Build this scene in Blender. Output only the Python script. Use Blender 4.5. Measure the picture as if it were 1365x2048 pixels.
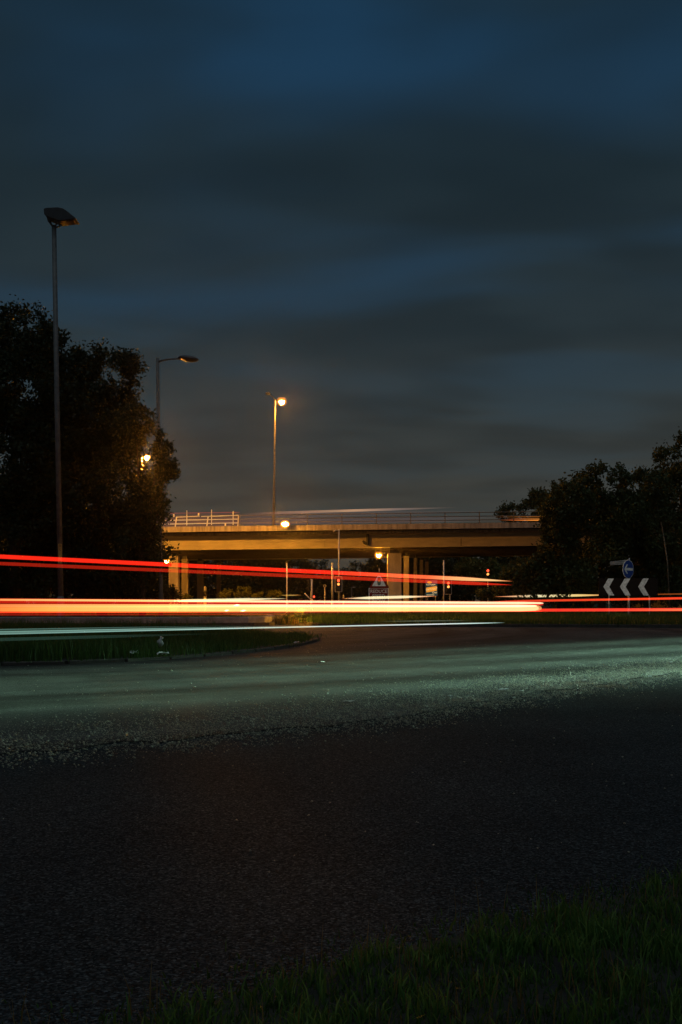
import bpy, bmesh, math, random
import numpy as np
from mathutils import Vector, Matrix

random.seed(7)
RNG = np.random.default_rng(7)
R = math.radians
scene = bpy.context.scene
for _o in list(bpy.data.objects):
    bpy.data.objects.remove(_o)

# ------------------------------------------------------------------ camera
F, CX, HY, H = 2000.0, 682.5, 1205.0, 0.95      # focal length in photo pixels, centre column, horizon row, eye height
cam_d = bpy.data.cameras.new('camera')
cam = bpy.data.objects.new('camera', cam_d)
scene.collection.objects.link(cam)
cam.location = (0, 0, H)
cam.rotation_euler = (R(90), 0, 0)
cam_d.sensor_fit = 'VERTICAL'
cam_d.sensor_height = 36.0
cam_d.lens = 36.0 * F / 2048.0
cam_d.shift_y = (HY - 1024.0) / 2048.0
cam_d.clip_start, cam_d.clip_end = 0.05, 3000.0
scene.camera = cam

# ------------------------------------------------------------------ night sky (overcast dusk, blue gaps between clouds)
world = bpy.data.worlds.new('World')
scene.world = world
world.use_nodes = True
wt = world.node_tree
wt.nodes.clear()


def N(tree, kind, **kw):
    n = tree.nodes.new(kind)
    for k, v in kw.items():
        setattr(n, k, v)
    return n


def L(tree, a, b):
    tree.links.new(a, b)


def math_n(tree, op, a, b=None, clamp=False):
    n = N(tree, 'ShaderNodeMath', operation=op, use_clamp=clamp)
    for i, v in enumerate((a, b)):
        if v is None:
            continue
        if isinstance(v, (int, float)):
            n.inputs[i].default_value = v
        else:
            L(tree, v, n.inputs[i])
    return n.outputs[0]


def ramp(tree, fac, stops, interp='EASE'):
    n = N(tree, 'ShaderNodeValToRGB')
    cr = n.color_ramp
    cr.interpolation = interp
    while len(cr.elements) > 1:
        cr.elements.remove(cr.elements[-1])
    cr.elements[0].position = stops[0][0]
    cr.elements[0].color = (*stops[0][1], 1)
    for p, c in stops[1:]:
        e = cr.elements.new(p)
        e.color = (*c, 1)
    L(tree, fac, n.inputs[0])
    return n.outputs[0]


SUN_EL, SUN_ROT = R(70), R(180)
out = N(wt, 'ShaderNodeOutputWorld')
bg = N(wt, 'ShaderNodeBackground')
tc = N(wt, 'ShaderNodeTexCoord')
sep = N(wt, 'ShaderNodeSeparateXYZ')
L(wt, tc.outputs['Generated'], sep.inputs[0])
zc = math_n(wt, 'MAXIMUM', sep.outputs[2], 0.0)
zz = math_n(wt, 'ADD', zc, 0.13)
u = math_n(wt, 'DIVIDE', sep.outputs[0], zz)
v = math_n(wt, 'DIVIDE', sep.outputs[1], zz)
comb = N(wt, 'ShaderNodeCombineXYZ')
L(wt, u, comb.inputs[0]); L(wt, v, comb.inputs[1])
mp = N(wt, 'ShaderNodeMapping')
mp.inputs['Location'].default_value = (4.157, 5.029, -4.345)
mp.inputs['Scale'].default_value = (0.95, 1.5, 1)
mp.inputs['Rotation'].default_value = (0, 0, R(10))
L(wt, comb.outputs[0], mp.inputs[0])
n1 = N(wt, 'ShaderNodeTexNoise')
n1.inputs['Scale'].default_value = 1.15
n1.inputs['Detail'].default_value = 3.2
n1.inputs['Roughness'].default_value = 0.45
n1.inputs['Distortion'].default_value = 0.35
L(wt, mp.outputs[0], n1.inputs['Vector'])
cloud = ramp(wt, n1.outputs['Fac'], [(0.42, (0, 0, 0)), (0.72, (1, 1, 1))], 'EASE')
n2 = N(wt, 'ShaderNodeTexNoise')
n2.inputs['Scale'].default_value = 2.6
n2.inputs['Detail'].default_value = 1.5
L(wt, mp.outputs[0], n2.inputs['Vector'])
# clear twilight sky showing in the gaps
nish = N(wt, 'ShaderNodeTexSky', sky_type='NISHITA')
nish.sun_disc = False
nish.sun_elevation = SUN_EL
nish.sun_rotation = SUN_ROT
nish.air_density = 1.0
nish.dust_density = 1.0
nish.ozone_density = 3.0
nm = N(wt, 'ShaderNodeMix', data_type='RGBA', blend_type='MULTIPLY')
nm.inputs['Factor'].default_value = 1.0
L(wt, nish.outputs[0], nm.inputs['A'])
nm.inputs['B'].default_value = (0.0010, 0.0010, 0.0010, 1)
gap = ramp(wt, zc, [(0.0, (0.052, 0.046, 0.034)), (0.10, (0.036, 0.043, 0.042)), (0.19, (0.026, 0.043, 0.053)), (0.28, (0.016, 0.038, 0.062)), (0.5, (0.009, 0.037, 0.078)), (1.0, (0.008, 0.032, 0.070))], 'LINEAR')
ga = N(wt, 'ShaderNodeMix', data_type='RGBA', blend_type='ADD')
ga.inputs['Factor'].default_value = 1.0
L(wt, gap, ga.inputs['A']); L(wt, nm.outputs['Result'], ga.inputs['B'])
cl_c = ramp(wt, zc, [(0.0, (0.058, 0.047, 0.033)), (0.07, (0.044, 0.042, 0.034)), (0.16, (0.031, 0.037, 0.037)), (0.26, (0.0185, 0.029, 0.035)), (0.38, (0.0118, 0.0225, 0.030)), (0.55, (0.0088, 0.0225, 0.036)), (1.0, (0.009, 0.021, 0.033))], 'LINEAR')
cl_v = ramp(wt, n2.outputs['Fac'], [(0.3, (0.86, 0.86, 0.86)), (0.7, (1.14, 1.13, 1.12))])
clm = N(wt, 'ShaderNodeMix', data_type='RGBA', blend_type='MULTIPLY')
clm.inputs['Factor'].default_value = 1.0
L(wt, cl_c, clm.inputs['A']); L(wt, cl_v, clm.inputs['B'])
skm = N(wt, 'ShaderNodeMix', data_type='RGBA')
L(wt, cloud, skm.inputs['Factor'])
L(wt, clm.outputs['Result'], skm.inputs['A']); L(wt, ga.outputs['Result'], skm.inputs['B'])
L(wt, skm.outputs['Result'], bg.inputs['Color'])
bg.inputs['Strength'].default_value = 1.08
L(wt, bg.outputs[0], out.inputs[0])

# last light of the set sun, scattered by the cloud
sd = bpy.data.lights.new('sun', 'SUN')
sd.energy = 0.31
sd.angle = R(40)
sd.color = (0.82, 0.95, 1.0)
sun = bpy.data.objects.new('sun', sd)
scene.collection.objects.link(sun)
sun.rotation_euler = (R(20), 0, 0)

scene.view_settings.view_transform = 'Standard'
scene.view_settings.look = 'None'
scene.view_settings.exposure = 0.0
scene.view_settings.gamma = 1.0
scene.view_settings.use_curve_mapping = False
scene.render.engine = 'CYCLES'
cy = scene.cycles
cy.use_denoising = True
cy.max_bounces = 6
cy.diffuse_bounces = 3
cy.glossy_bounces = 3
cy.transparent_max_bounces = 80
cy.sample_clamp_indirect = 4.0
cy.use_light_tree = True

COL = scene.collection


def at(px, py, Y):
    """a point of the place seen at photo pixel px,py at distance Y"""
    return Vector(((px - CX) / F * Y, Y, H - (py - HY) / F * Y))


def gp(px, py, z=0.0):
    """where the sight line of a photo pixel meets the level z"""
    Y = (H - z) * F / (py - HY)
    return Vector(((px - CX) / F * Y, Y, z))


# ------------------------------------------------------------------ mesh helpers
def tag(o, label=None, cat=None, group=None, kind=None):
    if label: o['label'] = label
    if cat: o['category'] = cat
    if group: o['group'] = group
    if kind: o['kind'] = kind
    return o


def thing(name, loc, label, cat, group=None):
    o = bpy.data.objects.new(name, None)
    o.empty_display_size = 0.2
    COL.objects.link(o)
    o.location = loc
    return tag(o, label, cat, group)


class MB:
    def __init__(self, o=(0, 0, 0)):
        self.o = Vector(o); self.v = []; self.f = []

    def add(self, vs, fs):
        b = len(self.v)
        self.v += [tuple(Vector(p) - self.o) for p in vs]
        self.f += [tuple(i + b for i in f) for f in fs]
        return self

    def box(self, c, s, rot=None):
        c = Vector(c); hx, hy, hz = s[0] / 2, s[1] / 2, s[2] / 2
        vs = [Vector((x, y, z)) for z in (-hz, hz) for y in (-hy, hy) for x in (-hx, hx)]
        if rot is not None: vs = [rot @ p for p in vs]
        return self.add([c + p for p in vs], [(0, 2, 3, 1), (4, 5, 7, 6), (0, 1, 5, 4), (2, 6, 7, 3), (0, 4, 6, 2), (1, 3, 7, 5)])

    def path(self, pts, rads, n=10, caps=True, sx=1.0):
        pts = [Vector(p) for p in pts]
        if isinstance(rads, (int, float)): rads = [rads] * len(pts)
        vs, fs = [], []
        up0 = None
        for i, p in enumerate(pts):
            d = (pts[min(i + 1, len(pts) - 1)] - pts[max(i - 1, 0)]).normalized()
            if up0 is None:
                a = Vector((0, 0, 1)) if abs(d.z) < 0.9 else Vector((1, 0, 0))
                up0 = (a - d * a.dot(d)).normalized()
            else:
                up0 = (up0 - d * up0.dot(d)).normalized()
            w = d.cross(up0)
            for k in range(n):
                t = 2 * math.pi * k / n
                vs.append(p + (up0 * math.cos(t) + w * math.sin(t) * sx) * rads[i])
        for i in range(len(pts) - 1):
            for k in range(n):
                k2 = (k + 1) % n
                fs.append((i * n + k, i * n + k2, (i + 1) * n + k2, (i + 1) * n + k))
        if caps:
            fs.append(tuple(range(n - 1, -1, -1)))
            fs.append(tuple(range((len(pts) - 1) * n, len(pts) * n)))
        return self.add(vs, fs)

    def prism(self, poly, ext, axis='Y', c=0.0):
        """extrude a closed outline: axis Y takes (x,z) points, axis Z takes (x,y) points, axis X takes (y,z)"""
        n = len(poly)
        def P(a, b, t):
            return {'Y': (a, t, b), 'Z': (a, b, t), 'X': (t, a, b)}[axis]
        vs = [P(a, b, c - ext / 2) for a, b in poly] + [P(a, b, c + ext / 2) for a, b in poly]
        fs = [tuple(range(n)), tuple(range(2 * n - 1, n - 1, -1))] + [(i, i + n, (i + 1) % n + n, (i + 1) % n) for i in range(n)]
        return self.add(vs, fs)

    def ell(self, c, r, nu=12, nv=7, zmin=-1, zmax=1):
        c = Vector(c); vs, fs = [], []
        for j in range(nv + 1):
            z = zmin + (zmax - zmin) * j / nv
            z = math.sin(math.asin(zmin) + (math.asin(zmax) - math.asin(zmin)) * j / nv)
            q = math.sqrt(max(0, 1 - z * z))
            q = max(q, 0.02)
            for i in range(nu):
                t = 2 * math.pi * i / nu
                vs.append(c + Vector((r[0] * q * math.cos(t), r[1] * q * math.sin(t), r[2] * z)))
        for j in range(nv):
            for i in range(nu):
                i2 = (i + 1) % nu
                fs.append((j * nu + i, j * nu + i2, (j + 1) * nu + i2, (j + 1) * nu + i))
        fs.append(tuple(range(nu - 1, -1, -1))); fs.append(tuple(range(nv * nu, nv * nu + nu)))
        return self.add(vs, fs)

    def mesh(self, name, mat, smooth=False, bevel=0):
        me = bpy.data.meshes.new(name)
        me.from_pydata(self.v, [], self.f)
        bm = bmesh.new(); bm.from_mesh(me)
        bmesh.ops.recalc_face_normals(bm, faces=bm.faces)
        if bevel:
            bmesh.ops.bevel(bm, geom=list(bm.edges), offset=bevel, segments=1, affect='EDGES', clamp_overlap=True)
        bm.to_mesh(me); bm.free()
        if mat: me.materials.append(mat)
        if smooth:
            me.polygons.foreach_set('use_smooth', [True] * len(me.polygons))
        me.update()
        return me

    def build(self, name, mat, parent=None, smooth=False, bevel=0):
        o = bpy.data.objects.new(name, self.mesh(name, mat, smooth, bevel))
        COL.objects.link(o)
        if parent is not None: o.parent = parent
        return o


def np_mesh(name, verts, faces, mat):
    """verts (n,3), faces (m,k) numpy"""
    me = bpy.data.meshes.new(name)
    nf, k = faces.shape
    me.vertices.add(len(verts)); me.vertices.foreach_set('co', verts.astype(np.float32).ravel())
    me.loops.add(nf * k); me.loops.foreach_set('vertex_index', faces.astype(np.int32).ravel())
    me.polygons.add(nf); me.polygons.foreach_set('loop_start', np.arange(0, nf * k, k, dtype=np.int32))
    me.update(calc_edges=True)
    if mat: me.materials.append(mat)
    return me


def link_mesh(name, me, parent=None, loc=None):
    o = bpy.data.objects.new(name, me)
    COL.objects.link(o)
    if parent is not None: o.parent = parent
    if loc is not None: o.location = loc
    return o


def kids(o):
    return [c for c in bpy.data.objects if c.parent == o]


def copy_tree(o, parent=None):
    c = o.copy(); COL.objects.link(c)
    if parent is not None: c.parent = parent
    for ch in kids(o):
        if ch != c: copy_tree(ch, c)
    return c


def text_part(name, body, size, loc, mat, parent, rotz=0.0, depth=0.002, ax='CENTER', sx=1.0, tilt=0.0):
    cu = bpy.data.curves.new(name, 'FONT')
    cu.body = body; cu.size = size; cu.align_x = ax; cu.align_y = 'CENTER'; cu.extrude = depth
    cu.resolution_u = 3
    t = bpy.data.objects.new(name, cu)
    COL.objects.link(t)
    bpy.context.view_layer.update()
    me = bpy.data.meshes.new_from_object(t.evaluated_get(bpy.context.evaluated_depsgraph_get()))
    bpy.data.objects.remove(t); bpy.data.curves.remove(cu)
    me.name = name
    me.materials.clear(); me.materials.append(mat)
    o = link_mesh(name, me, parent)
    o.location = loc; o.rotation_euler = (R(90), tilt, rotz); o.scale = (sx, 1, 1)
    return o


# ------------------------------------------------------------------ materials
def mat(name, col, rough=0.7, var=0.25, scale=8.0, metal=0.0, bump=0.0, bscale=None, stretch=(1, 1, 1), col2=None, spec=0.5, detail=5.0):
    m = bpy.data.materials.new(name); m.use_nodes = True
    t = m.node_tree; b = t.nodes['Principled BSDF']
    b.inputs['Roughness'].default_value = rough
    b.inputs['Metallic'].default_value = metal
    b.inputs['Specular IOR Level'].default_value = spec
    g = N(t, 'ShaderNodeNewGeometry')
    mp = N(t, 'ShaderNodeMapping'); mp.inputs['Scale'].default_value = stretch
    L(t, g.outputs['Position'], mp.inputs[0])
    n = N(t, 'ShaderNodeTexNoise'); n.inputs['Scale'].default_value = scale; n.inputs['Detail'].default_value = detail
    n.inputs['Roughness'].default_value = 0.62
    L(t, mp.outputs[0], n.inputs['Vector'])
    lo = tuple(c * (1 - var) for c in col); hi = tuple(c * (1 + var) for c in (col2 or col))
    L(t, ramp(t, n.outputs['Fac'], [(0.32, lo), (0.68, hi)], 'LINEAR'), b.inputs['Base Color'])
    if bump:
        n2 = N(t, 'ShaderNodeTexNoise'); n2.inputs['Scale'].default_value = bscale or scale * 6; n2.inputs['Detail'].default_value = 4
        L(t, g.outputs['Position'], n2.inputs['Vector'])
        bp = N(t, 'ShaderNodeBump'); bp.inputs['Strength'].default_value = bump; bp.inputs['Distance'].default_value = 0.01
        L(t, n2.outputs['Fac'], bp.inputs['Height']); L(t, bp.outputs[0], b.inputs['Normal'])
    return m


def glow(name, col, strength, base=(0.02, 0.02, 0.02)):
    m = bpy.data.materials.new(name); m.use_nodes = True
    b = m.node_tree.nodes['Principled BSDF']
    b.inputs['Base Color'].default_value = (*base, 1)
    b.inputs['Emission Color'].default_value = (*col, 1)
    b.inputs['Emission Strength'].default_value = strength
    return m


def asphalt(name, stone, dark, light, rough, cell, bump, streak=False, spec=0.02, dist=0.006):
    """aggregate set in bitumen: every chipping has a shade of its own and stands proud"""
    m = bpy.data.materials.new(name); m.use_nodes = True
    t = m.node_tree; b = t.nodes['Principled BSDF']
    g = N(t, 'ShaderNodeNewGeometry')
    vo = N(t, 'ShaderNodeTexVoronoi'); vo.inputs['Scale'].default_value = cell
    L(t, g.outputs['Position'], vo.inputs['Vector'])
    sp = N(t, 'ShaderNodeSeparateColor'); L(t, vo.outputs['Color'], sp.inputs[0])
    c = ramp(t, sp.outputs[0], [(0.0, dark), (0.6, stone), (0.93, light), (1.0, tuple(min(1, x * 1.7) for x in light))], 'LINEAR')
    nz = N(t, 'ShaderNodeTexNoise'); nz.inputs['Scale'].default_value = 0.55; nz.inputs['Detail'].default_value = 6
    L(t, g.outputs['Position'], nz.inputs['Vector'])
    w = ramp(t, nz.outputs['Fac'], [(0.3, (0.72, 0.72, 0.72)), (0.7, (1.25, 1.22, 1.18))], 'LINEAR')
    mu = N(t, 'ShaderNodeMix', data_type='RGBA', blend_type='MULTIPLY'); mu.inputs['Factor'].default_value = 1
    L(t, c, mu.inputs['A']); L(t, w, mu.inputs['B'])
    col = mu.outputs['Result']
    if streak:
        # rubber laid down along the turning path: rings about the middle of the junction
        s = N(t, 'ShaderNodeSeparateXYZ'); L(t, g.outputs['Position'], s.inputs[0])
        dx = math_n(t, 'SUBTRACT', s.outputs[0], -16.0); dy = math_n(t, 'SUBTRACT', s.outputs[1], 36.0)
        rr = math_n(t, 'SQRT', math_n(t, 'ADD', math_n(t, 'MULTIPLY', dx, dx), math_n(t, 'MULTIPLY', dy, dy)))
        cb = N(t, 'ShaderNodeCombineXYZ'); L(t, rr, cb.inputs[0])
        L(t, math_n(t, 'MULTIPLY', math_n(t, 'ARCTAN2', dy, dx), 1.6), cb.inputs[1])
        rn = N(t, 'ShaderNodeTexNoise'); rn.inputs['Scale'].default_value = 0.85; rn.inputs['Detail'].default_value = 5; rn.inputs['Roughness'].default_value = 0.6
        L(t, cb.outputs[0], rn.inputs['Vector'])
        rw = ramp(t, rn.outputs['Fac'], [(0.34, (0.42, 0.40, 0.38)), (0.54, (0.95, 0.95, 0.95)), (0.70, (1.22, 1.22, 1.2))], 'LINEAR')
        m2 = N(t, 'ShaderNodeMix', data_type='RGBA', blend_type='MULTIPLY'); m2.inputs['Factor'].default_value = 1
        L(t, col, m2.inputs['A']); L(t, rw, m2.inputs['B'])
        col = m2.outputs['Result']
    L(t, col, b.inputs['Base Color'])
    L(t, ramp(t, sp.outputs[1], [(0, (rough - 0.2,) * 3), (1, (min(1, rough + 0.15),) * 3)], 'LINEAR'), b.inputs['Roughness'])
    b.inputs['Specular IOR Level'].default_value = spec
    inv = math_n(t, 'SUBTRACT', 1.0, vo.outputs['Distance'])
    hh = math_n(t, 'ADD', inv, math_n(t, 'MULTIPLY', sp.outputs[2], 0.7))
    bp = N(t, 'ShaderNodeBump'); bp.inputs['Strength'].default_value = bump; bp.inputs['Distance'].default_value = dist
    L(t, hh, bp.inputs['Height']); L(t, bp.outputs[0], b.inputs['Normal'])
    return m


def leaf_mat(name, a, b_, rough=0.6, trans=0.25):
    m = bpy.data.materials.new(name); m.use_nodes = True
    t = m.node_tree; b = t.nodes['Principled BSDF']
    g = N(t, 'ShaderNodeNewGeometry')
    n = N(t, 'ShaderNodeTexNoise'); n.inputs['Scale'].default_value = 0.9; n.inputs['Detail'].default_value = 3
    L(t, g.outputs['Position'], n.inputs['Vector'])
    f = math_n(t, 'ADD', math_n(t, 'MULTIPLY', g.outputs['Random Per Island'], 0.55), math_n(t, 'MULTIPLY', n.outputs['Fac'], 0.5))
    c = ramp(t, f, [(0.1, a), (0.95, b_)], 'LINEAR')
    L(t, c, b.inputs['Base Color'])
    b.inputs['Roughness'].default_value = rough
    b.inputs['Specular IOR Level'].default_value = 0.25
    tr = N(t, 'ShaderNodeBsdfTranslucent'); L(t, c, tr.inputs['Color'])
    mx = N(t, 'ShaderNodeMixShader'); mx.inputs[0].default_value = trans
    o = t.nodes['Material Output']
    L(t, b.outputs[0], mx.inputs[1]); L(t, tr.outputs[0], mx.inputs[2]); L(t, mx.outputs[0], o.inputs[0])
    return m


M = {}
M['earth'] = mat('dark_soil', (0.022, 0.021, 0.014), 0.95, 0.5, 3.0, bump=0.6, bscale=30)
M['field'] = mat('rough_grass_ground', (0.03, 0.042, 0.018), 0.95, 0.5, 1.5, bump=0.6, bscale=12)
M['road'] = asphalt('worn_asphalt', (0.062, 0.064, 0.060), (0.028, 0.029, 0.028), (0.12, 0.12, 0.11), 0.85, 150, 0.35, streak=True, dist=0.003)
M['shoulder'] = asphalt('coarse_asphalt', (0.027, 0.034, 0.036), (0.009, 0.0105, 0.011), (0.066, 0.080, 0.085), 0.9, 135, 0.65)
M['stone'] = mat('chipping_stone', (0.10, 0.105, 0.09), 0.42, 0.65, 160, col2=(0.34, 0.31, 0.21), spec=0.6, detail=2)
M['kerb'] = mat('kerb_concrete', (0.060, 0.052, 0.043), 0.9, 0.35, 5, bump=0.4, bscale=60)
M['conc'] = mat('weathered_concrete', (0.30, 0.27, 0.23), 0.9, 0.45, 1.1, bump=0.2, bscale=25, stretch=(3.2, 3.2, 0.35))
M['conc2'] = mat('pier_concrete', (0.33, 0.30, 0.25), 0.9, 0.25, 1.3, bump=0.2, bscale=25, stretch=(1.5, 1.5, 0.5))
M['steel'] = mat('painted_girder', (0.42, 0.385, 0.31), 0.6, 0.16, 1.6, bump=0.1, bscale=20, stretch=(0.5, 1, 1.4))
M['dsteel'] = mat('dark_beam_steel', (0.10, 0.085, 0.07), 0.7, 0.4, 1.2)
M['galv'] = mat('galvanised_steel', (0.42, 0.42, 0.40), 0.45, 0.25, 6, metal=0.35, bump=0.05)
M['rail'] = mat('lit_rail_metal', (0.70, 0.68, 0.62), 0.5, 0.15, 4)  # pale tone carries the lamplight on the left rails
M['rail_shade'] = mat('shaded_rail_metal', (0.15, 0.135, 0.115), 0.6, 0.2, 4)  # darkened copy for rails in silhouette, shade put into the colour
M['column'] = mat('column_grey_paint', (0.12, 0.12, 0.115), 0.6, 0.3, 5, bump=0.1, bscale=30)
M['dark'] = mat('dark_grey_housing', (0.035, 0.036, 0.038), 0.5, 0.3, 6)
M['black'] = mat('black_plastic', (0.012, 0.012, 0.012), 0.45, 0.3, 9)
M['darkglass'] = mat('unlit_dark_glass', (0.04, 0.035, 0.03), 0.3, 0.2, 12)
M['lens'] = mat('unlit_amber_glass', (0.10, 0.075, 0.045), 0.25, 0.2, 12)
M['white'] = mat('white_sheeting', (0.62, 0.62, 0.58), 0.5, 0.22, 7, col2=(0.72, 0.72, 0.68), bump=0.05)
M['red'] = mat('sign_red', (0.13, 0.005, 0.004), 0.6, 0.2, 6, spec=0.1)
M['blue'] = mat('sign_blue', (0.006, 0.045, 0.26), 0.45, 0.15, 6)
M['signblack'] = mat('sign_black', (0.012, 0.008, 0.006), 0.7, 0.3, 4, spec=0.1)
M['yellow'] = mat('number_plate_yellow', (0.72, 0.42, 0.10), 0.5, 0.15, 30)
M['posterdark'] = mat('poster_dark_teal', (0.018, 0.05, 0.055), 0.5, 0.3, 8)
M['posterorange'] = mat('poster_orange', (0.75, 0.34, 0.03), 0.5, 0.15, 8)
M['bark'] = mat('bark', (0.06, 0.045, 0.032), 0.95, 0.5, 5, bump=0.8, bscale=20, stretch=(3, 3, 0.5))
M['palebark'] = mat('pale_birch_bark', (0.22, 0.18, 0.12), 0.85, 0.5, 4, stretch=(1, 1, 3))
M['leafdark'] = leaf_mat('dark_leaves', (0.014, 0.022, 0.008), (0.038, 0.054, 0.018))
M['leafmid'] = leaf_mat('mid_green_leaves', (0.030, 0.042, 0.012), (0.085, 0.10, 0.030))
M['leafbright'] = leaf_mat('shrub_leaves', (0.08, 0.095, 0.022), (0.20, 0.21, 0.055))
M['grass'] = leaf_mat('verge_grass', (0.016, 0.060, 0.010), (0.10, 0.17, 0.032), 0.55, 0.4)
M['lawn'] = leaf_mat('near_verge_grass', (0.03, 0.12, 0.022), (0.19, 0.29, 0.06), 0.55, 0.4)
M['drygrass'] = leaf_mat('straw_grass', (0.12, 0.095, 0.030), (0.24, 0.18, 0.065), 0.6, 0.35)
M['litter'] = mat('pale_litter', (0.55, 0.55, 0.52), 0.6, 0.35, 25)
SODIUM = (1.0, 0.36, 0.028)


def trail_mat(name, stops, k, x0, x1):
    """light of a passing lamp: it adds to what lies behind and changes along its path"""
    m = bpy.data.materials.new(name); m.use_nodes = True
    t = m.node_tree; t.nodes.clear()
    o = N(t, 'ShaderNodeOutputMaterial'); e = N(t, 'ShaderNodeEmission'); tr = N(t, 'ShaderNodeBsdfTransparent'); ad = N(t, 'ShaderNodeAddShader')
    g = N(t, 'ShaderNodeNewGeometry'); s = N(t, 'ShaderNodeSeparateXYZ'); L(t, g.outputs['Position'], s.inputs[0])
    mr = N(t, 'ShaderNodeMapRange'); mr.inputs[1].default_value = x0; mr.inputs[2].default_value = x1
    L(t, s.outputs[0], mr.inputs[0])
    c = ramp(t, mr.outputs[0], stops, 'LINEAR')
    L(t, c, e.inputs['Color'])
    nz = N(t, 'ShaderNodeTexNoise'); nz.inputs['Scale'].default_value = 0.35; nz.inputs['Detail'].default_value = 2
    nz.noise_dimensions = '1D'
    L(t, s.outputs[0], nz.inputs['W'])
    L(t, math_n(t, 'MULTIPLY', math_n(t, 'ADD', math_n(t, 'MULTIPLY', nz.outputs['Fac'], 0.3), 0.85), k * 0.5), e.inputs['Strength'])
    L(t, e.outputs[0], ad.inputs[0]); L(t, tr.outputs[0], ad.inputs[1]); L(t, ad.outputs[0], o.inputs[0])
    return m


# ================================================================== SETTING: ground, roads, islands
def sheet(name, poly, z, m, thick=0.0, label=None):
    mb = MB()
    if thick:
        mb.prism([(p[0], p[1]) for p in poly], thick, 'Z', z - thick / 2)
    else:
        mb.add([(p[0], p[1], z) for p in poly], [tuple(range(len(poly)))])
    o = mb.build(name, m)
    if not thick:
        for p in o.data.polygons:
            if p.normal.z < 0: p.flip()
    return tag(o, label, None, None, 'structure')


sheet('ground', [(-900, -60), (900, -60), (900, 1400), (-900, 1400)], -0.20, M['field'], 0, 'dark level ground reaching to the horizon')
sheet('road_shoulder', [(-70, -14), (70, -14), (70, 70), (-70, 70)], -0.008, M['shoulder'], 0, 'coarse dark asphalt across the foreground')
edge_px = [(-700, 1600), (-200, 1532), (0, 1508), (90, 1500), (200, 1488), (330, 1480), (450, 1468), (560, 1460), (680, 1449), (800, 1432), (900, 1413), (1000, 1398), (1100, 1382), (1200, 1368), (1300, 1353), (1365, 1345), (1700, 1306), (2300, 1274)]
EDGE = []
for i in range(len(edge_px) - 1):
    a, b = gp(*edge_px[i]), gp(*edge_px[i + 1])
    k = max(2, int((b - a).length / 0.07))
    for j in range(k):
        p = a.lerp(b, j / k)
        EDGE.append(Vector((p.x + random.uniform(-.015, .015), p.y + random.uniform(-.05, .05) + .10 * math.sin(p.x * 2.3) * math.sin(p.x * 5.1 + 1) + .05 * math.sin(p.x * 11.7), 0)))
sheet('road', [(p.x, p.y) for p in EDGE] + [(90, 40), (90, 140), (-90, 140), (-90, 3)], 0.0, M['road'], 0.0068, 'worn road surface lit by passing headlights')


def smooth_poly(pts, n=6):
    """closed Catmull-Rom through (x,y) points"""
    res = []
    m_ = len(pts)
    for i in range(m_):
        p0, p1, p2, p3 = [Vector((*pts[(i + k) % m_][:2], 0)) for k in (-1, 0, 1, 2)]
        for j in range(n):
            t = j / n
            res.append(0.5 * ((2 * p1) + (p2 - p0) * t + (2 * p0 - 5 * p1 + 4 * p2 - p3) * t * t + (3 * p1 - p0 - 3 * p2 + p3) * t ** 3))
    return res


kerb_me = MB().box((0, 0, 0), (0.905, 0.14, 0.20)).mesh('kerb_stone', M['kerb'], bevel=0.012)


def island(name, poly, label, z=0.09, kerb_from=None, ymax=80.0, soil='earth'):
    o = sheet(name, [(p.x, p.y) for p in poly], z, M[soil], 0.2, label)
    # kerb stones one by one round the edge that can be seen
    n = len(poly)
    acc = []
    for i in range(n):
        a, b = poly[i], poly[(i + 1) % n]
        k = max(1, int((b - a).length / 0.05))
        for j in range(k): acc.append(a.lerp(b, j / k))
    step, last, cnt = 0.915, None, 0
    for i in range(len(acc)):
        p = acc[i]
        if last is None:
            last = p; continue
        if (p - last).length >= step:
            mid = (p + last) / 2
            d = p - last
            if mid.y < ymax and -24 < mid.x < 40 and abs((mid.x) / mid.y) < 0.55 and cnt < 290:
                k = bpy.data.objects.new('kerb_stone', kerb_me)
                COL.objects.link(k); k.parent = o
                k.location = (mid.x, mid.y, (-0.045 if name == 'traffic_island' else 0.02) + random.uniform(-.008, .008))
                k.rotation_euler = (random.uniform(-.03, .03), 0, math.atan2(d.y, d.x) + random.uniform(-.012, .012))
                cnt += 1
            last = p
    return o


def gx(px, Y): return (px - CX) / F * Y


isl1 = smooth_poly([(-16, 14.0), gp(-150, 1336), gp(0, 1331), gp(150, 1327.5), gp(300, 1321), gp(450, 1309), gp(560, 1297), gp(618, 1286), gp(634, 1279.5), gp(622, 1275), gp(560, 1272), (-6, 29.5), (-12, 29.5), (-17, 26)])
island('traffic_island', isl1, 'low kerbed grass island on the left of the junction', z=.045)
verge_l = [Vector((*p, 0)) for p in ([(-70, 41.5)] + [(gx(q, y), y) for q, y in ((-200, 40.5), (100, 40.3), (300, 40.2), (430, 40.4), (500, 40.8), (535, 41.6), (552, 43.2), (556, 45.5), (550, 49))] + [(-5.2, 56), (-8.2, 66), (-11.2, 76), (-12.6, 88), (-12.8, 150), (-80, 150)])]
island('grass_verge', verge_l, 'dark grass verge under the left hand trees', z=0.10, ymax=60)
isl2 = smooth_poly([gp(700, 1253.2), gp(900, 1253.6), gp(1100, 1254.2), gp(1365, 1256), gp(1800, 1258), (34, 44), (34, 57), (14, 60), (6, 60), (0.5, 58), (-1.6, 54.5), gp(604, 1242.5), gp(615, 1248.5), gp(645, 1252.3)])
island('splitter_island', isl2, 'long kerbed grass island across the middle of the junction')
wl = [p for p in verge_l if p.y < 50 and p.x > -40]
vs, fs = [], []
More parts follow.
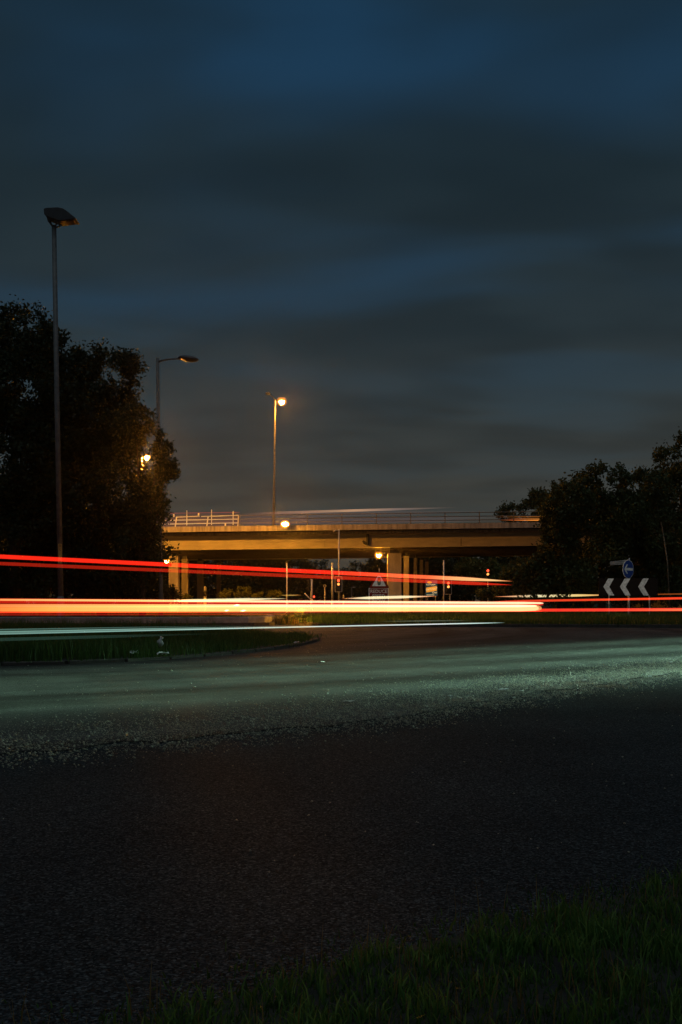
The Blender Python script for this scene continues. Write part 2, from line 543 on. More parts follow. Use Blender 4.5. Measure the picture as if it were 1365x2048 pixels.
for p in wl[:]:
    q_ = wl[max(0, wl.index(p) - 1)]; r_ = wl[min(len(wl) - 1, wl.index(p) + 1)]
    d_ = (r_ - q_).normalized(); nrm = Vector((-d_.y, d_.x, 0))
    a_ = p + nrm * .12; b_ = p + nrm * .42
    vs += [(a_.x, a_.y, .09), (a_.x, a_.y, .33), (a_.x + nrm.x * .04, a_.y + nrm.y * .04, .37), (b_.x, b_.y, .37), (b_.x, b_.y, .09)]
for i_ in range(len(wl) - 1):
    for k_ in range(4): fs.append((i_ * 5 + k_, i_ * 5 + k_ + 1, i_ * 5 + k_ + 6, i_ * 5 + k_ + 5))
mb_ = MB(); mb_.add(vs, fs)
wo = mb_.build('low_wall', mat('low_wall_concrete', (0.26, 0.25, 0.23), 0.9, 0.35, 2, bump=.2, bscale=20)); tag(wo, 'low pale concrete wall edging the left verge', 'wall')
verge_r = [Vector((*p, 0)) for p in [(6.6, 150), (6.4, 92), (7.5, 84), (10, 77), (15, 72), (24, 68), (40, 64), (80, 58), (90, 150)]]
island('far_verge', verge_r, 'grass bank beneath the right hand trees', z=0.12, ymax=90)
# near verge the camera stands beside
near_edge = [Vector((*p, 0)) for p in [(-4.5, 0.2), (-2.2, 1.35)] + [gp(px, py, -0.03)[:2] for px, py in ((-200, 2230), (100, 2140), (420, 2052), (640, 1988), (850, 1930), (1000, 1893), (1180, 1843), (1365, 1800), (1700, 1735), (2300, 1640))] + [(6.5, 5.8), (14, 7.5)]]
sheet('near_verge', [(p.x, p.y) for p in near_edge] + [(14, -10), (-9, -10), (-9, 0)], 0.03, M['earth'], 0.07, 'grass bank at the bottom right corner')


def in_poly(x, y, poly):
    px = np.array([p[0] for p in poly]); py = np.array([p[1] for p in poly])
    c = np.zeros(len(x), bool); j = len(px) - 1
    for i in range(len(px)):
        cond = ((py[i] > y) != (py[j] > y)) & (x < (px[j] - px[i]) * (y - py[i]) / (py[j] - py[i] + 1e-12) + px[i])
        c ^= cond; j = i
    return c


def blades(name, x, y, z, h, w, m, lean=0.35, parent=None):
    n = len(x)
    a = RNG.uniform(0, 2 * np.pi, n); b = RNG.uniform(0, 2 * np.pi, n)
    ln = h * lean * RNG.uniform(0.15, 1.3, n)
    dx, dy = np.cos(a) * w / 2, np.sin(a) * w / 2
    ex, ey = np.cos(b) * ln, np.sin(b) * ln
    V = np.zeros((n, 5, 3))
    for k, (t, ww) in enumerate(((0, -1), (0, 1), (0.55, 0.75), (0.55, -0.75))):
        V[:, k, 0] = x + dx * ww + ex * t * t; V[:, k, 1] = y + dy * ww + ey * t * t; V[:, k, 2] = z + h * t
    V[:, 4, 0] = x + ex; V[:, 4, 1] = y + ey; V[:, 4, 2] = z + h * np.sqrt(np.maximum(0.2, 1 - (ln / h) ** 2 * 0.5))
    base = np.arange(n)[:, None] * 5
    tri = np.concatenate([base + np.array([[0, 1, 2]]), base + np.array([[0, 2, 3]]), base + np.array([[3, 2, 4]])])
    return link_mesh(name, np_mesh(name, V.reshape(-1, 3), tri, m), parent)


def fbm(x, y, s, seed):
    r = np.random.default_rng(seed); o = np.zeros_like(x)
    for k in range(5):
        a = r.uniform(0, 6.28); f = s * r.uniform(0.6, 1.9); ph = r.uniform(0, 6.28)
        o += np.sin((x * math.cos(a) + y * math.sin(a)) * f + ph)
    return o / 5


def clumps(poly, n, x0, x1, y0, y1, csig, per, seed):
    r = np.random.default_rng(seed)
    nc = n // per
    cx, cy_ = r.uniform(x0, x1, nc * 3), r.uniform(y0, y1, nc * 3)
    ok = in_poly(cx, cy_, poly); cx, cy_ = cx[ok][:nc], cy_[ok][:nc]
    hh = r.uniform(0.55, 1.25, len(cx))
    X = np.repeat(cx, per) + r.normal(0, csig, len(cx) * per); Y = np.repeat(cy_, per) + r.normal(0, csig, len(cx) * per)
    Hh = np.repeat(hh, per) * r.uniform(0.5, 1.15, len(X))
    return X, Y, Hh


# grass on the near verge
poly_n = [(p.x, p.y) for p in near_edge] + [(14, -10), (-9, -10)]
X, Y, Hh = clumps(poly_n, 30000, -1.3, 3.2, 1.3, 4.4, 0.030, 45, 3)
tag(blades('grass', X, Y, 0.03 + 0 * X, Hh * 0.062 * np.clip(.7 + .3 * (X + .6), .6, 1.15), RNG.uniform(0.0030, 0.0065, len(X)), M['lawn'], 0.6), 'short tufted green grass along the bottom right corner', 'grass', None, 'stuff')
X, Y, Hh = clumps(poly_n, 45000, -1.3, 3.2, 1.3, 4.4, 0.10, 20, 13)
tag(blades('grass', X, Y, 0.03 + 0 * X, Hh * 0.030, RNG.uniform(0.003, 0.006, len(X)), M['grass'], 0.9), 'matted short undergrowth of the near verge', 'grass', None, 'stuff')
X, Y, Hh = clumps(poly_n, 26000, -9, 14, -4, 7.5, 0.07, 24, 4)
tag(blades('grass', X, Y, 0.03 + 0 * X, Hh * 0.065, RNG.uniform(0.005, 0.009, len(X)), M['lawn'], 0.6), 'thin grass continuing round the near verge', 'grass', None, 'stuff')
X, Y, Hh = clumps(poly_n, 1300, -1.0, 2.4, 1.9, 4.0, 0.05, 5, 5)
tag(blades('tall_grass', X, Y, 0.03 + 0 * X, Hh * 0.10, RNG.uniform(0.002, 0.0035, len(X)), M['drygrass'], 0.25), 'taller straw coloured stalks at the edge of the near verge', 'grass', None, 'stuff')
# grass on the left island
P1 = [(p.x, p.y) for p in isl1]
X, Y, Hh = clumps(P1, 52000, -12, -0.3, 14.2, 30, 0.16, 26, 6)
tap = np.clip((-0.9 - X) / 3.0, 0.30, 1.0)
tag(blades('grass', X, Y, 0.045 + 0 * X, Hh * 0.42 * tap, RNG.uniform(0.008, 0.016, len(X)), M['grass'], 0.45), 'long dark green grass on the left island', 'grass', None, 'stuff')
X, Y, Hh = clumps(P1, 420, -8.5, -2.5, 14.6, 24, 0.25, 6, 8)
tag(blades('tall_grass', X, Y, 0.045 + 0 * X, Hh * 0.48, RNG.uniform(0.006, 0.011, len(X)), M['grass'], 0.3), 'few tall seeding stalks on the left island', 'grass', None, 'stuff')
# grass on the middle island
P2 = [(p.x, p.y) for p in isl2]
X, Y, Hh = clumps(P2, 60000, -3, 32, 38, 60, 0.3, 30, 9)
tag(blades('grass', X, Y, 0.09 + 0 * X, Hh * 0.34, RNG.uniform(0.02, 0.035, len(X)), M['grass'], 0.5), 'grass across the middle island', 'grass', None, 'stuff')
X, Y, Hh = clumps([(p.x, p.y) for p in verge_l], 40000, -30, -2.5, 41, 75, 0.3, 30, 10)
tag(blades('grass', X, Y, 0.10 + 0 * X, Hh * 0.22 * np.where(Y < 44.5, 0.35, 1.0), RNG.uniform(0.02, 0.035, len(X)), M['grass'], 0.5), 'dark grass under the left hand trees', 'grass', None, 'stuff')
X, Y, Hh = clumps([(p.x, p.y) for p in verge_r], 40000, 6.5, 60, 58, 110, 0.35, 30, 11)
tag(blades('grass', X, Y, 0.12 + 0 * X, Hh * 0.45, RNG.uniform(0.025, 0.045, len(X)), M['grass'], 0.5), 'rough grass under the right hand trees', 'grass', None, 'stuff')

# loose chippings along the broken edge of the road
ex = np.array([p.x for p in EDGE]); ey = np.array([p.y for p in EDGE])
ns = 46000
ii = RNG.integers(0, len(ex) - 1, ns * 2)
keep = (np.abs(ex[ii] / ey[ii]) < 0.5) & (ey[ii] > 5.5) & (ey[ii] < 22)
ii = ii[keep][:ns]; n = len(ii)
off = np.abs(RNG.normal(0, 0.75, n)) * np.where(RNG.random(n) < 0.28, -0.35, 1.0)
nx, ny = -0.62, 0.78
sx_, sy_ = ex[ii] + nx * off + RNG.normal(0, .08, n), ey[ii] + ny * off + RNG.normal(0, .08, n)
extra = 2600
sx_ = np.concatenate([sx_, RNG.uniform(-9, 12, extra)]); sy_ = np.concatenate([sy_, RNG.uniform(3.5, 24, extra)])
n = len(sx_)
rad = np.clip(RNG.lognormal(-5.35, 0.45, n), 0.0025, 0.014)
# height of the surface under each stone
eo = np.interp(sx_, ex, ey)
sz = np.where(sy_ > eo, 0.0, -0.008)
octa = np.array([(1, 0, 0), (-1, 0, 0), (0, 1, 0), (0, -1, 0), (0, 0, 1), (0, 0, -1)], float)
of = np.array([(0, 2, 4), (2, 1, 4), (1, 3, 4), (3, 0, 4), (2, 0, 5), (1, 2, 5), (3, 1, 5), (0, 3, 5)])
V = octa[None] * RNG.uniform(0.6, 1.3, (n, 6, 1)) + RNG.normal(0, 0.15, (n, 6, 3))
ang = RNG.uniform(0, 6.28, n); ca, sa = np.cos(ang), np.sin(ang)
V = np.stack([V[..., 0] * ca[:, None] - V[..., 1] * sa[:, None], V[..., 0] * sa[:, None] + V[..., 1] * ca[:, None], V[..., 2] * 0.7], -1) * rad[:, None, None]
V += np.stack([sx_, sy_, sz + rad * 0.45], -1)[:, None, :]
tri = (np.arange(n)[:, None, None] * 6 + of[None]).reshape(-1, 3)
tag(link_mesh('gravel', np_mesh('gravel', V.reshape(-1, 3), tri, M['stone'])), 'loose pale chippings strewn along the broken road edge', 'gravel', None, 'stuff')

# scraps of litter
def scrap(px, py, w, h, label, z=0.004, hgt=0.02, cat='litter', name='litter_scrap', m='litter'):
    p = gp(px, py, z)
    k = p.y / F
    W, D = w * k, h * k * p.y / H * 0.35
    D = min(max(D, 0.03), 0.28)
    mb = MB(p)
    nx_, ny_ = 5, 3
    vs, fs = [], []
    for j in range(ny_):
        for i in range(nx_):
            fr = 1 - 0.45 * abs(2 * j / (ny_ - 1) - 1)
            vs.append((p.x + (i / (nx_ - 1) - .5) * W * fr + random.uniform(-.04, .04) * W, p.y + (j / (ny_ - 1) - .5) * D + (i - 2) * 0.12 * D, p.z + 0.004 + random.uniform(.15, 1) * hgt))
    for j in range(ny_ - 1):
        for i in range(nx_ - 1): fs.append((j * nx_ + i, j * nx_ + i + 1, (j + 1) * nx_ + i + 1, (j + 1) * nx_ + i))
    mb.add(vs, fs)
    o = mb.build(name, M[m])
    sol = o.modifiers.new('thickness', 'SOLIDIFY'); sol.thickness = 0.003
    o.location = p
    return tag(o, label, cat, 'scraps lying on the road and verges')


scrap(1007, 1382, 24, 6, 'long bent white scrap on the lit road edge, right of centre', hgt=.03)
scrap(901, 1394, 12, 4, 'small white scrap left of the long bent one on the road edge')
scrap(1043, 1383, 10, 3, 'tiny pale scrap just right of the long bent one', hgt=.015)
scrap(1028, 1397, 8, 3, 'tiny pale scrap just below the long bent one', hgt=.015)
scrap(1168, 1363, 12, 3, 'thin pale scrap on the road edge towards the right')
scrap(1300, 1355, 10, 3, 'flat scrap among the chippings near the right edge')
scrap(1343, 1326, 8, 3, 'white speck of litter at the far right of the road')
scrap(646, 1325, 8, 3, 'white scrap alone in the middle of the dark road')
scrap(988, 1518, 14, 4, 'faint scrap on the dark foreground asphalt', z=-.026, hgt=.01)
scrap(1034, 1528, 20, 5, 'wider faint scrap on the dark foreground asphalt', z=-.026, hgt=.01)
scrap(697, 1404, 26, 3, 'thin twig like scrap on the road edge near centre', hgt=.012)
scrap(326, 1312, 22, 9, 'crumpled pale wrapper at the kerb of the left island', z=.10, hgt=.07)
scrap(268, 1309, 14, 9, 'grey crumpled wrapper further left along the island kerb', z=.10, hgt=.07)
scrap(593, 1286, 12, 5, 'flattened white wrapper at the tip of the left island', z=.10, hgt=.03)
# a carrier bag caught in the grass
bagp = at(321, 1290, 17.2)
mb = MB(bagp)
mb.path([bagp + Vector((0, 0, -.03)), bagp + Vector((.01, 0, .02)), bagp + Vector((-.01, 0, .07)), bagp + Vector((.01, 0, .10)), bagp + Vector((.03, 0, .14))], [.02, .055, .05, .02, .035], 7)
bg_o = mb.build('carrier_bag', M['litter'], smooth=True); bg_o.location = bagp
tag(bg_o, 'white carrier bag caught in the island grass', 'bag')

# ================================================================== BRIDGE
BY = 88.0                       # front face of the bridge
SL = 0.0125                     # the deck climbs slightly to the right
def bz(x, py0, x0px=650):       # height of a line of the bridge, given its photo row at the middle
    return H - (py0 - HY) / F * BY + SL * (x - gx(x0px, BY))
XL, XR = -48.0, 58.0
Z_UT, Z_UB, Z_OB, Z_GB = 1049.5, 1060.5, 1076.0, 1093.5     # upstand top / bottom, overhang bottom, girder bottom (rows at x=650)
DW = 25.0                        # width of the deck


def slab(mb, y0, y1, rt, rb, x0=XL, x1=XR):
    vs = []
    for x in (x0, x1):
        for y in (y0, y1):
            for r_ in (rb, rt):
                vs.append((x, y, bz(x, r_)))
    mb.add(vs, [(0, 1, 3, 2), (4, 6, 7, 5), (0, 4, 5, 1), (2, 3, 7, 6), (0, 2, 6, 4), (1, 5, 7, 3)])


bridge = thing('road_bridge', (0, BY, 0), 'concrete and steel road bridge crossing over the junction', 'bridge')
bo = bridge.location
mb = MB(bo); slab(mb, BY, BY + .38, Z_UT, Z_UB); mb.build('parapet_beam', M['conc'], bridge)
mb = MB(bo); slab(mb, BY + DW - .38, BY + DW, Z_UT, Z_UB); mb.build('parapet_beam', M['conc'], bridge)
mb = MB(bo); slab(mb, BY + .95, BY + DW - .95, Z_UB + 1.2, Z_UB + 6); mb.build('deck_slab', M['conc'], bridge)
mb = MB(bo); slab(mb, BY + .385, BY + DW - .385, Z_UB - 1.5, Z_UB + 1.1); mb.build('road_surface', M['road'], bridge)
# front fascia girder and the beams behind it, each with a bottom flange
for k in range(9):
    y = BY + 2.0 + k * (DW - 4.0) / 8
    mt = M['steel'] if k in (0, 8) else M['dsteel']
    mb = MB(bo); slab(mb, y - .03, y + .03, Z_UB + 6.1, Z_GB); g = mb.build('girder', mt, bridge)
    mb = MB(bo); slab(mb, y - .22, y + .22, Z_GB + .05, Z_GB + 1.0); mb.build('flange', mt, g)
# cross bracing between beams
for i in range(16):
    x = XL + 4 + i * 6.6
    if abs(x) > 34: continue
    mb = MB(bo); mb.box((x, BY + DW / 2, bz(x, Z_GB - 8)), (.18, DW - 4.5, .16)); mb.build('cross_brace', M['dsteel'], bridge)
# bolted splice in the fascia girder
sxp = gx(650, BY)
mb = MB(bo); mb.box((sxp, BY + 1.945, bz(sxp, (Z_OB + Z_GB) / 2)), (.30, .04, .62)); sp = mb.build('splice_plate', M['steel'], bridge)
bolt_me = MB().path([(0, 0, 0), (0, -.03, 0)], .022, 6).mesh('bolt', M['dark'])
for i in (-.07, .07):
    for j in range(6):
        b = link_mesh('bolt', bolt_me, sp); b.location = Vector((sxp + i, BY + 1.924, bz(sxp, (Z_OB + Z_GB) / 2) - .24 + j * .096)) - bo
# drain pipe with its bent foot
dx = gx(737, BY)
mb = MB(bo); mb.path([(dx, BY + 1.75, bz(dx, 1064)), (dx, BY + 1.75, bz(dx, 1089))], .11, 10); pp = mb.build('drain_pipe', M['dark'], bridge)
mb = MB(bo); mb.path([(dx - .05, BY + 1.75, bz(dx, 1088)), (dx - .3, BY + 1.75, bz(dx, 1084)), (dx - .42, BY + 1.75, bz(dx, 1080))], [.11, .13, .09], 8); mb.build('pipe_bend', M['dark'], pp)
dx = gx(928, BY)
mb = MB(bo); mb.box((dx, BY + 1.955, bz(dx, (Z_OB + Z_GB) / 2)), (.06, .05, .70)); mb.build('girder_joint', M['dsteel'], bridge)


def pier(px, w_px, Y, d=None):
    k = Y / F
    w = w_px * k
    x = gx(px, Y)
    top = bz(x, Z_GB + 4)
    mb = MB(bo)
    mb.box((x, Y, (top - .45) / 2), (w, d or w, top - .45 + .2))
    p = mb.build('pier', M['conc2'], bridge, bevel=.03)
    mb = MB(bo); mb.box((x, Y, top - .26), (w * .7, (d or w) * .7, .36)); mb.build('bearing', M['dark'], p)


pier(349, 19, 91, 1.0); pier(371, 13, 96.5, .8); pier(401, 11, 102, .8); pier(438, 8, 108, .7)
pier(789, 28, 91, 1.0); pier(813, 11, 96, .7); pier(831, 7, 101, .6); pier(843, 6, 106, .6); pier(854, 6, 111, .6)
for x in (-37.0, 31.0):
    mb = MB(bo); mb.box((x, BY + DW / 2, 2.5), (1.0, DW - 1.2, 5.3)); mb.build('abutment', M['conc2'], bridge)


# parapet railings
def rz(px, dz):
    x = gx(px, BY + .2)
    return Vector((x, BY + .2, bz(x, Z_UT) + dz))


par = thing('parapet_railing', (0, BY + .2, 0), 'three rail metal parapet along the near edge of the bridge', 'railing')
post_px = [480] + [547 + 68.7 * i for i in range(13)]
for px in post_px:
    mb = MB(par.location)
    p = rz(px, 0)
    mb.box(p + Vector((0, 0, .50)), (.07, .10, 1.0)); po = mb.build('post', M['rail_shade'], par)
    mb = MB(par.location); mb.box(p + Vector((0, 0, .016)), (.20, .20, .03)); mb.build('base_plate', M['dark'], po)
for dz in (.27, .60, .93):
    mb = MB(par.location)
    mb.path([rz(482, dz) + Vector((0, -.075, 0)), rz(1600, dz) + Vector((0, -.075, 0))], .037, 8)
    mb.build('rail', M['rail_shade'], par)
par2 = thing('parapet_railing', (0, BY + .2, 0), 'crooked left stretch of bridge railing with leaning posts and stub ends', 'railing')
for px, lean in ((290, .12), (351, .12), (414, .12), (476, .06)):
    mb = MB(par2.location); mb.path([rz(px, 0), rz(px, .90) + Vector((lean, 0, 0))], .05, 8); mb.build('post', M['rail'], par2)
for dz, q0, q1 in ((.27, 200, 478), (.60, 200, 478), (.90, 355, 400), (.93, 403, 478), (.90, 200, 349)):
    mb = MB(par2.location); mb.path([rz(q0, dz - .06) + Vector((0, -.1, 0)), rz(q1, dz) + Vector((0, -.1, 0))], .038, 8); mb.build('rail', M['rail'], par2)
for px, z0, z1 in ((348.5, .86, 1.12), (398, .90, 1.16), (451.5, .0, .26)):
    mb = MB(par2.location); a = rz(px, (z0 + z1) / 2); mb.box(a + Vector((0, -.16, 0)), (.12, .05, z1 - z0)); mb.build('end_stub', M['rail'], par2)
for px, hgt in ((374.5, 1.42), (424, 1.46), (467, 1.32)):
    mb = MB(par2.location); a = rz(px, 0); mb.path([a + Vector((0, -.12, 0)), a + Vector((0, -.12, hgt))], .035, 8); mp_ = mb.build('marker_post', M['rail'], par2)
    mb = MB(par2.location); mb.box(a + Vector((0, -.12, .05)), (.16, .12, .09)); mb.build('foot', M['dark'], mp_)
par3 = thing('parapet_railing', (0, BY + DW - .2, 0), 'far side bridge railing glimpsed behind the near one', 'railing')
for i in range(22):
    x = -33 + i * 3.0
    mb = MB(par3.location); mb.box((x, BY + DW - .2, bz(x, Z_UT) + .5), (.07, .10, 1.0)); mb.build('post', M['rail_shade'], par3)
for dz in (.27, .60, .93):
    mb = MB(par3.location); mb.path([(-34, BY + DW - .12, bz(-34, Z_UT) + dz), (31, BY + DW - .12, bz(31, Z_UT) + dz)], .037, 6); mb.build('rail', M['rail_shade'], par3)


# ================================================================== STREET LAMPS
def bowl_mat(strength):
    return glow('sodium_lamp_glow', SODIUM, strength)


# tall unlit column with a flat floodlight head, number plate on the shaft
LY = 41.0
base = Vector((gx(122, LY), LY, .10))
lamp = thing('street_lamp', base, 'tall unlit column with flat floodlight head, nearest on the left', 'street lamp', 'street lamps')
top = at(108.5, 452, LY)
k = LY / F
mb = MB(base); mb.path([base, base + Vector((0, 0, .95)), base + Vector((-.005, 0, 1.10))], [7.5 * k, 7.5 * k, 5.8 * k], 14); bc = mb.build('base_compartment', M['column'], lamp, True)
mb = MB(base); mb.box(base + Vector((0, -7.5 * k - .004, .55)), (.13, .02, .55)); mb.build('access_door', M['column'], bc)
mb = MB(base); mb.path([base + Vector((0, 0, 1.08)), base.lerp(top, .5), top], [5.6 * k, 5.0 * k, 4.6 * k], 14); mb.build('column', M['column'], lamp, True)
prof = [(92, 423), (98, 421), (120, 420), (130, 422), (138, 427), (156, 441.5), (155.5, 443.2), (122, 447), (110, 443), (100, 439), (93, 434)]
pp_ = [(gx(a, LY), H - (b - HY) / F * LY) for a, b in prof]
mb = MB(base); mb.prism(pp_, .62, 'Y', LY); hd = mb.build('floodlight_head', M['dark'], lamp, bevel=.02)
mb = MB(base); mb.prism([(gx(a, LY), H - (b - HY) / F * LY) for a, b in ((112, 444.2), (152, 443.2), (150, 444.4), (122, 448.2))], .5, 'Y', LY); mb.build('glass', M['darkglass'], hd)
for s in (-1, 1):
    mb = MB(base); mb.path([at(98, 437, LY) + Vector((0, s * .2, 0)), at(100, 445, LY) + Vector((0, s * .2, 0)), at(105, 452, LY) + Vector((0, s * .08, 0)), at(113, 453, LY) + Vector((0, s * .08, 0)), at(117, 449, LY) + Vector((0, s * .2, 0)), at(117, 444, LY) + Vector((0, s * .2, 0))], .035, 8)
    mb.build('yoke', M['dark'], lamp)
mb = MB(base)
pc = at(122.3, 1107.5, LY)
mb.box(pc + Vector((0, -6.0 * k - .006, 0)), (6.4 * k, .012, 39 * k)); plate = mb.build('number_plate', M['yellow'], lamp)
for ch, py in (('B', 1092.5), ('S', 1100.2), ('1', 1107.8), ('8', 1123.0)):
    q = at(122.3, py, LY) + Vector((0, -6.0 * k - .015, 0)) - base
    text_part('lettering', ch, 8.6 * k, q, M['black'], plate, depth=.002)

# second unlit lamp with a curved arm and cobra head
LY = 53.0; k = LY / F
base = Vector((gx(322.5, LY), LY, .10))
lamp = thing('street_lamp', base, 'unlit lamp with side arm and oval head rising out of the left trees', 'street lamp', 'street lamps')
top = at(315.5, 716, LY)
mb = MB(base); mb.path([base, base + Vector((0, 0, 1.3)), base + Vector((0, 0, 1.36)), base.lerp(top, .5), top], [5 * k, 5 * k, 3.9 * k, 3.5 * k, 3.3 * k], 12); mb.build('column', M['column'], lamp, True)
mb = MB(base); mb.path([at(316, 724, LY), at(326, 720.5, LY), at(342, 718, LY), at(362, 717.5, LY)], [2.6 * k, 2.0 * k, 1.7 * k, 1.7 * k], 10); mb.build('arm', M['column'], lamp, True)
hc = at(377, 717.5, LY)
rot = Matrix.Rotation(R(-7), 3, 'Y')
mb = MB(base)
t_ = MB(); t_.ell((0, 0, 0), (21 * k, 9 * k, 6.5 * k), 16, 8, -.25, 1)
for i, p in enumerate(t_.v): t_.v[i] = tuple(Vector(p) - Vector((0, 0, 0)))
mb.add([hc + (Matrix.Rotation(R(7), 3, 'Y') @ Vector(p)) for p in t_.v], t_.f); hd = mb.build('lamp_head', M['dark'], lamp, True)
t_ = MB(); t_.ell((3 * k, 0, -1.0 * k), (16 * k, 7 * k, 5.2 * k), 14, 6, -1, 0)
mb = MB(base); mb.add([hc + (Matrix.Rotation(R(7), 3, 'Y') @ Vector(p)) for p in t_.v], t_.f); mb.build('glass_bowl', M['lens'], hd, True)


AMBER_HALO = trail_mat('amber_halo', [(0, (1, .34, .03)), (1, (1, .34, .03))], .55, -100, 100)  # additive emission imitating an orange halo round the lit lamps
# lit lamps
def lantern(root, c, size, strength, yaw=0.0, bracket=None, bowl_rz=.55):
    o = root.location
    rot = Matrix.Rotation(yaw, 3, 'Z')
    def tr(m0):
        return [c + rot @ Vector(p) for p in m0.v]
    h = MB(); h.ell((0, 0, size * .10), (size * .75, size * .48, size * .30), 14, 6, -.05, 1)
    mb = MB(o); mb.add(tr(h), h.f); hd = mb.build('lamp_head', M['dark'], root, True)
    b = MB(); b.ell((0, 0, size * .08), (size * .46, size * .32, size * bowl_rz * .75), 14, 6, -1, 0)
    mb = MB(o); mb.add(tr(b), b.f); mb.build('burner', bowl_mat(strength * 1.75), hd, True)
    g = MB(); g.ell((0, 0, size * .02), (size * .98, size * .66, size * .92), 18, 10, -1, .75)
    mb = MB(o); mb.add(tr(g), g.f); mb.build('glass_bowl', AMBER_HALO, hd, True)  # glow shell added for an orange rim round the burner
    g = MB(); g.ell((0, 0, 0), (size * .74, size * .55, size * .72), 18, 10, -1, .75)
    mb = MB(o); mb.add(tr(g), g.f); mb.build('inner_halo', AMBER_HALO, hd, True)
    return hd


# twin arm lamp on the bridge, one arm lit
LY = BY + 4.6
base = at(547.5, 1052, LY)
base.z = bz(base.x, Z_UB)
lamp = thing('street_lamp', base, 'tall lit twin arm lamp standing on the bridge deck', 'street lamp', 'street lamps')
top = at(551, 799, LY); k = LY / F
mb = MB(base); mb.path([base, base.lerp(top, .25), base.lerp(top, .26), top], [3.0 * k, 2.7 * k, 2.3 * k, 1.3 * k], 10); mb.build('column', M['column'], lamp, True)
mb = MB(base); mb.path([top, at(546, 794, LY), at(541, 789.5, LY)], 1.0 * k, 8); mb.build('arm', M['column'], lamp, True)
mb = MB(base); mb.path([top, at(555, 800, LY), at(559, 801, LY)], 1.0 * k, 8); mb.build('arm', M['column'], lamp, True)
c = at(536.5, 787, LY)
h_ = MB(base); h_.ell(c, (.26, .20, .13), 12, 6); h_.build('unlit_head', M['column'], lamp, True)
lantern(lamp, at(564, 803, LY), .48, 1100, 0.2, bowl_rz=.9)

# lamp half hidden by the left tree, on its own column this side of the bridge
LY = 74.0; k = LY / F
base = Vector((gx(284, LY), LY, .1))
lamp = thing('street_lamp', base, 'lit lamp shining through the leaves of the left tree', 'street lamp', 'street lamps')
top = at(284, 909, LY)
mb = MB(base); mb.path([base, top], [2.6 * k, 1.6 * k], 10); mb.build('column', M['column'], lamp, True)
mb = MB(base); mb.path([top, at(290, 910.5, LY)], 1.2 * k, 8); mb.build('arm', M['column'], lamp, True)
lantern(lamp, at(294, 914, LY), .30, 12500, 0.0, bowl_rz=1.0)

# floodlight bracketed out from the parapet, shining down on the junction
LY = BY - .75
base = at(571, 1048, LY)
lamp = thing('floodlight', base, 'lit floodlight bracketed on the bridge parapet, below the twin arm lamp', 'floodlight')
tilt = Matrix.Rotation(R(30), 3, 'X')
mb = MB(); mb.prism([(-.10, -.20), (-.10, .26), (.10, .20), (.24, .05), (.24, -.08), (.10, -.20)], .56, 'X')
mb.v = [tuple(tilt @ Vector(p)) for p in mb.v]; hd = mb.build('lamp_housing', M['dark'], lamp, bevel=.015)
mb = MB(); mb.ell((0, -.10, .02), (.26, .11, .17), 16, 10)
mb.v = [tuple(tilt @ Vector((p[0], min(p[1], -.103), p[2]))) for p in mb.v]; mb.build('burner', bowl_mat(3500), hd, True)
mb = MB(); mb.ell((0, -.20, -.04), (.44, .20, .38), 18, 10); mb.build('glass', AMBER_HALO, hd, True)  # shell added only for its orange glow
mb = MB(); mb.ell((0, -.20, -.04), (.34, .18, .29), 18, 10); mb.build('inner_halo', AMBER_HALO, hd, True)
mb = MB(); mb.path([(0, .18, 0), (0, .5, -.05), (0, .78, -.05)], .04, 8); mb.build('bracket', M['galv'], lamp, True)

# bulkhead lamps bracketed to the piers under the deck
LY = 91.3
base = at(758, 1110, LY)
lamp = thing('bridge_lamp', base, 'lit lamp on a bracket left of the right hand pier under the bridge', 'bridge lamp', 'lamps under the bridge')
mb = MB(base); mb.path([at(775, 1105, LY + .9), at(772, 1105, LY), at(764, 1107, LY)], .04, 8); mb.build('bracket', M['galv'], lamp, True)
lantern(lamp, base, .42, 500, 0.0, bowl_rz=.75)
LY = 91.0
base = at(334, 1122, LY)
lamp = thing('bridge_lamp', base, 'lit lamp on a bracket left of the left hand pier under the bridge', 'bridge lamp', 'lamps under the bridge')
mb = MB(base); mb.path([at(341, 1117, LY + 1.5), at(340, 1117, LY), at(337, 1119, LY)], .04, 8); mb.build('bracket', M['galv'], lamp, True)
lantern(lamp, base, .42, 400, 0.0, bowl_rz=.75)

# ================================================================== SIGNS, SIGNALS, POSTS
# chevron board with three white chevrons
SY = 52.0; k = SY / F
base = Vector((gx(1253, SY), SY, .09))
sg = thing('chevron_sign', base, 'black chevron board with three white chevrons pointing left', 'chevron sign')
cz = H - (1174 - HY) / F * SY
mb = MB(base); mb.box((gx(1257, SY), SY, cz), (118 * k, .05, 35 * k)); bd = mb.build('board', M['signblack'], sg, bevel=.008)
for px in (1218.5, 1251.5, 1288):
    def q(dx_, dy_): return (gx(px + dx_, SY), cz - dy_ * k)
    w_ = 11.0
    pts = [q(9, -17), q(-12.5, 0), q(9 - w_ + 11, 17), q(9 - w_, 17) ]
    pts = [q(-2.0, -17), q(-11.5, -.5), q(-1.0, 17), q(10, 17), q(.0, -.5), q(9.5, -17)]
    mb = MB(base); mb.prism(pts, .012, 'Y', SY - .033); mb.build('chevron', M['white'], bd)
for px in (1219, 1259, 1300):
    mb = MB(base); mb.path([(gx(px, SY), SY + .06, .05), (gx(px, SY), SY + .06, cz + 15 * k)], .038, 8); mb.build('leg', M['galv'], sg, True)
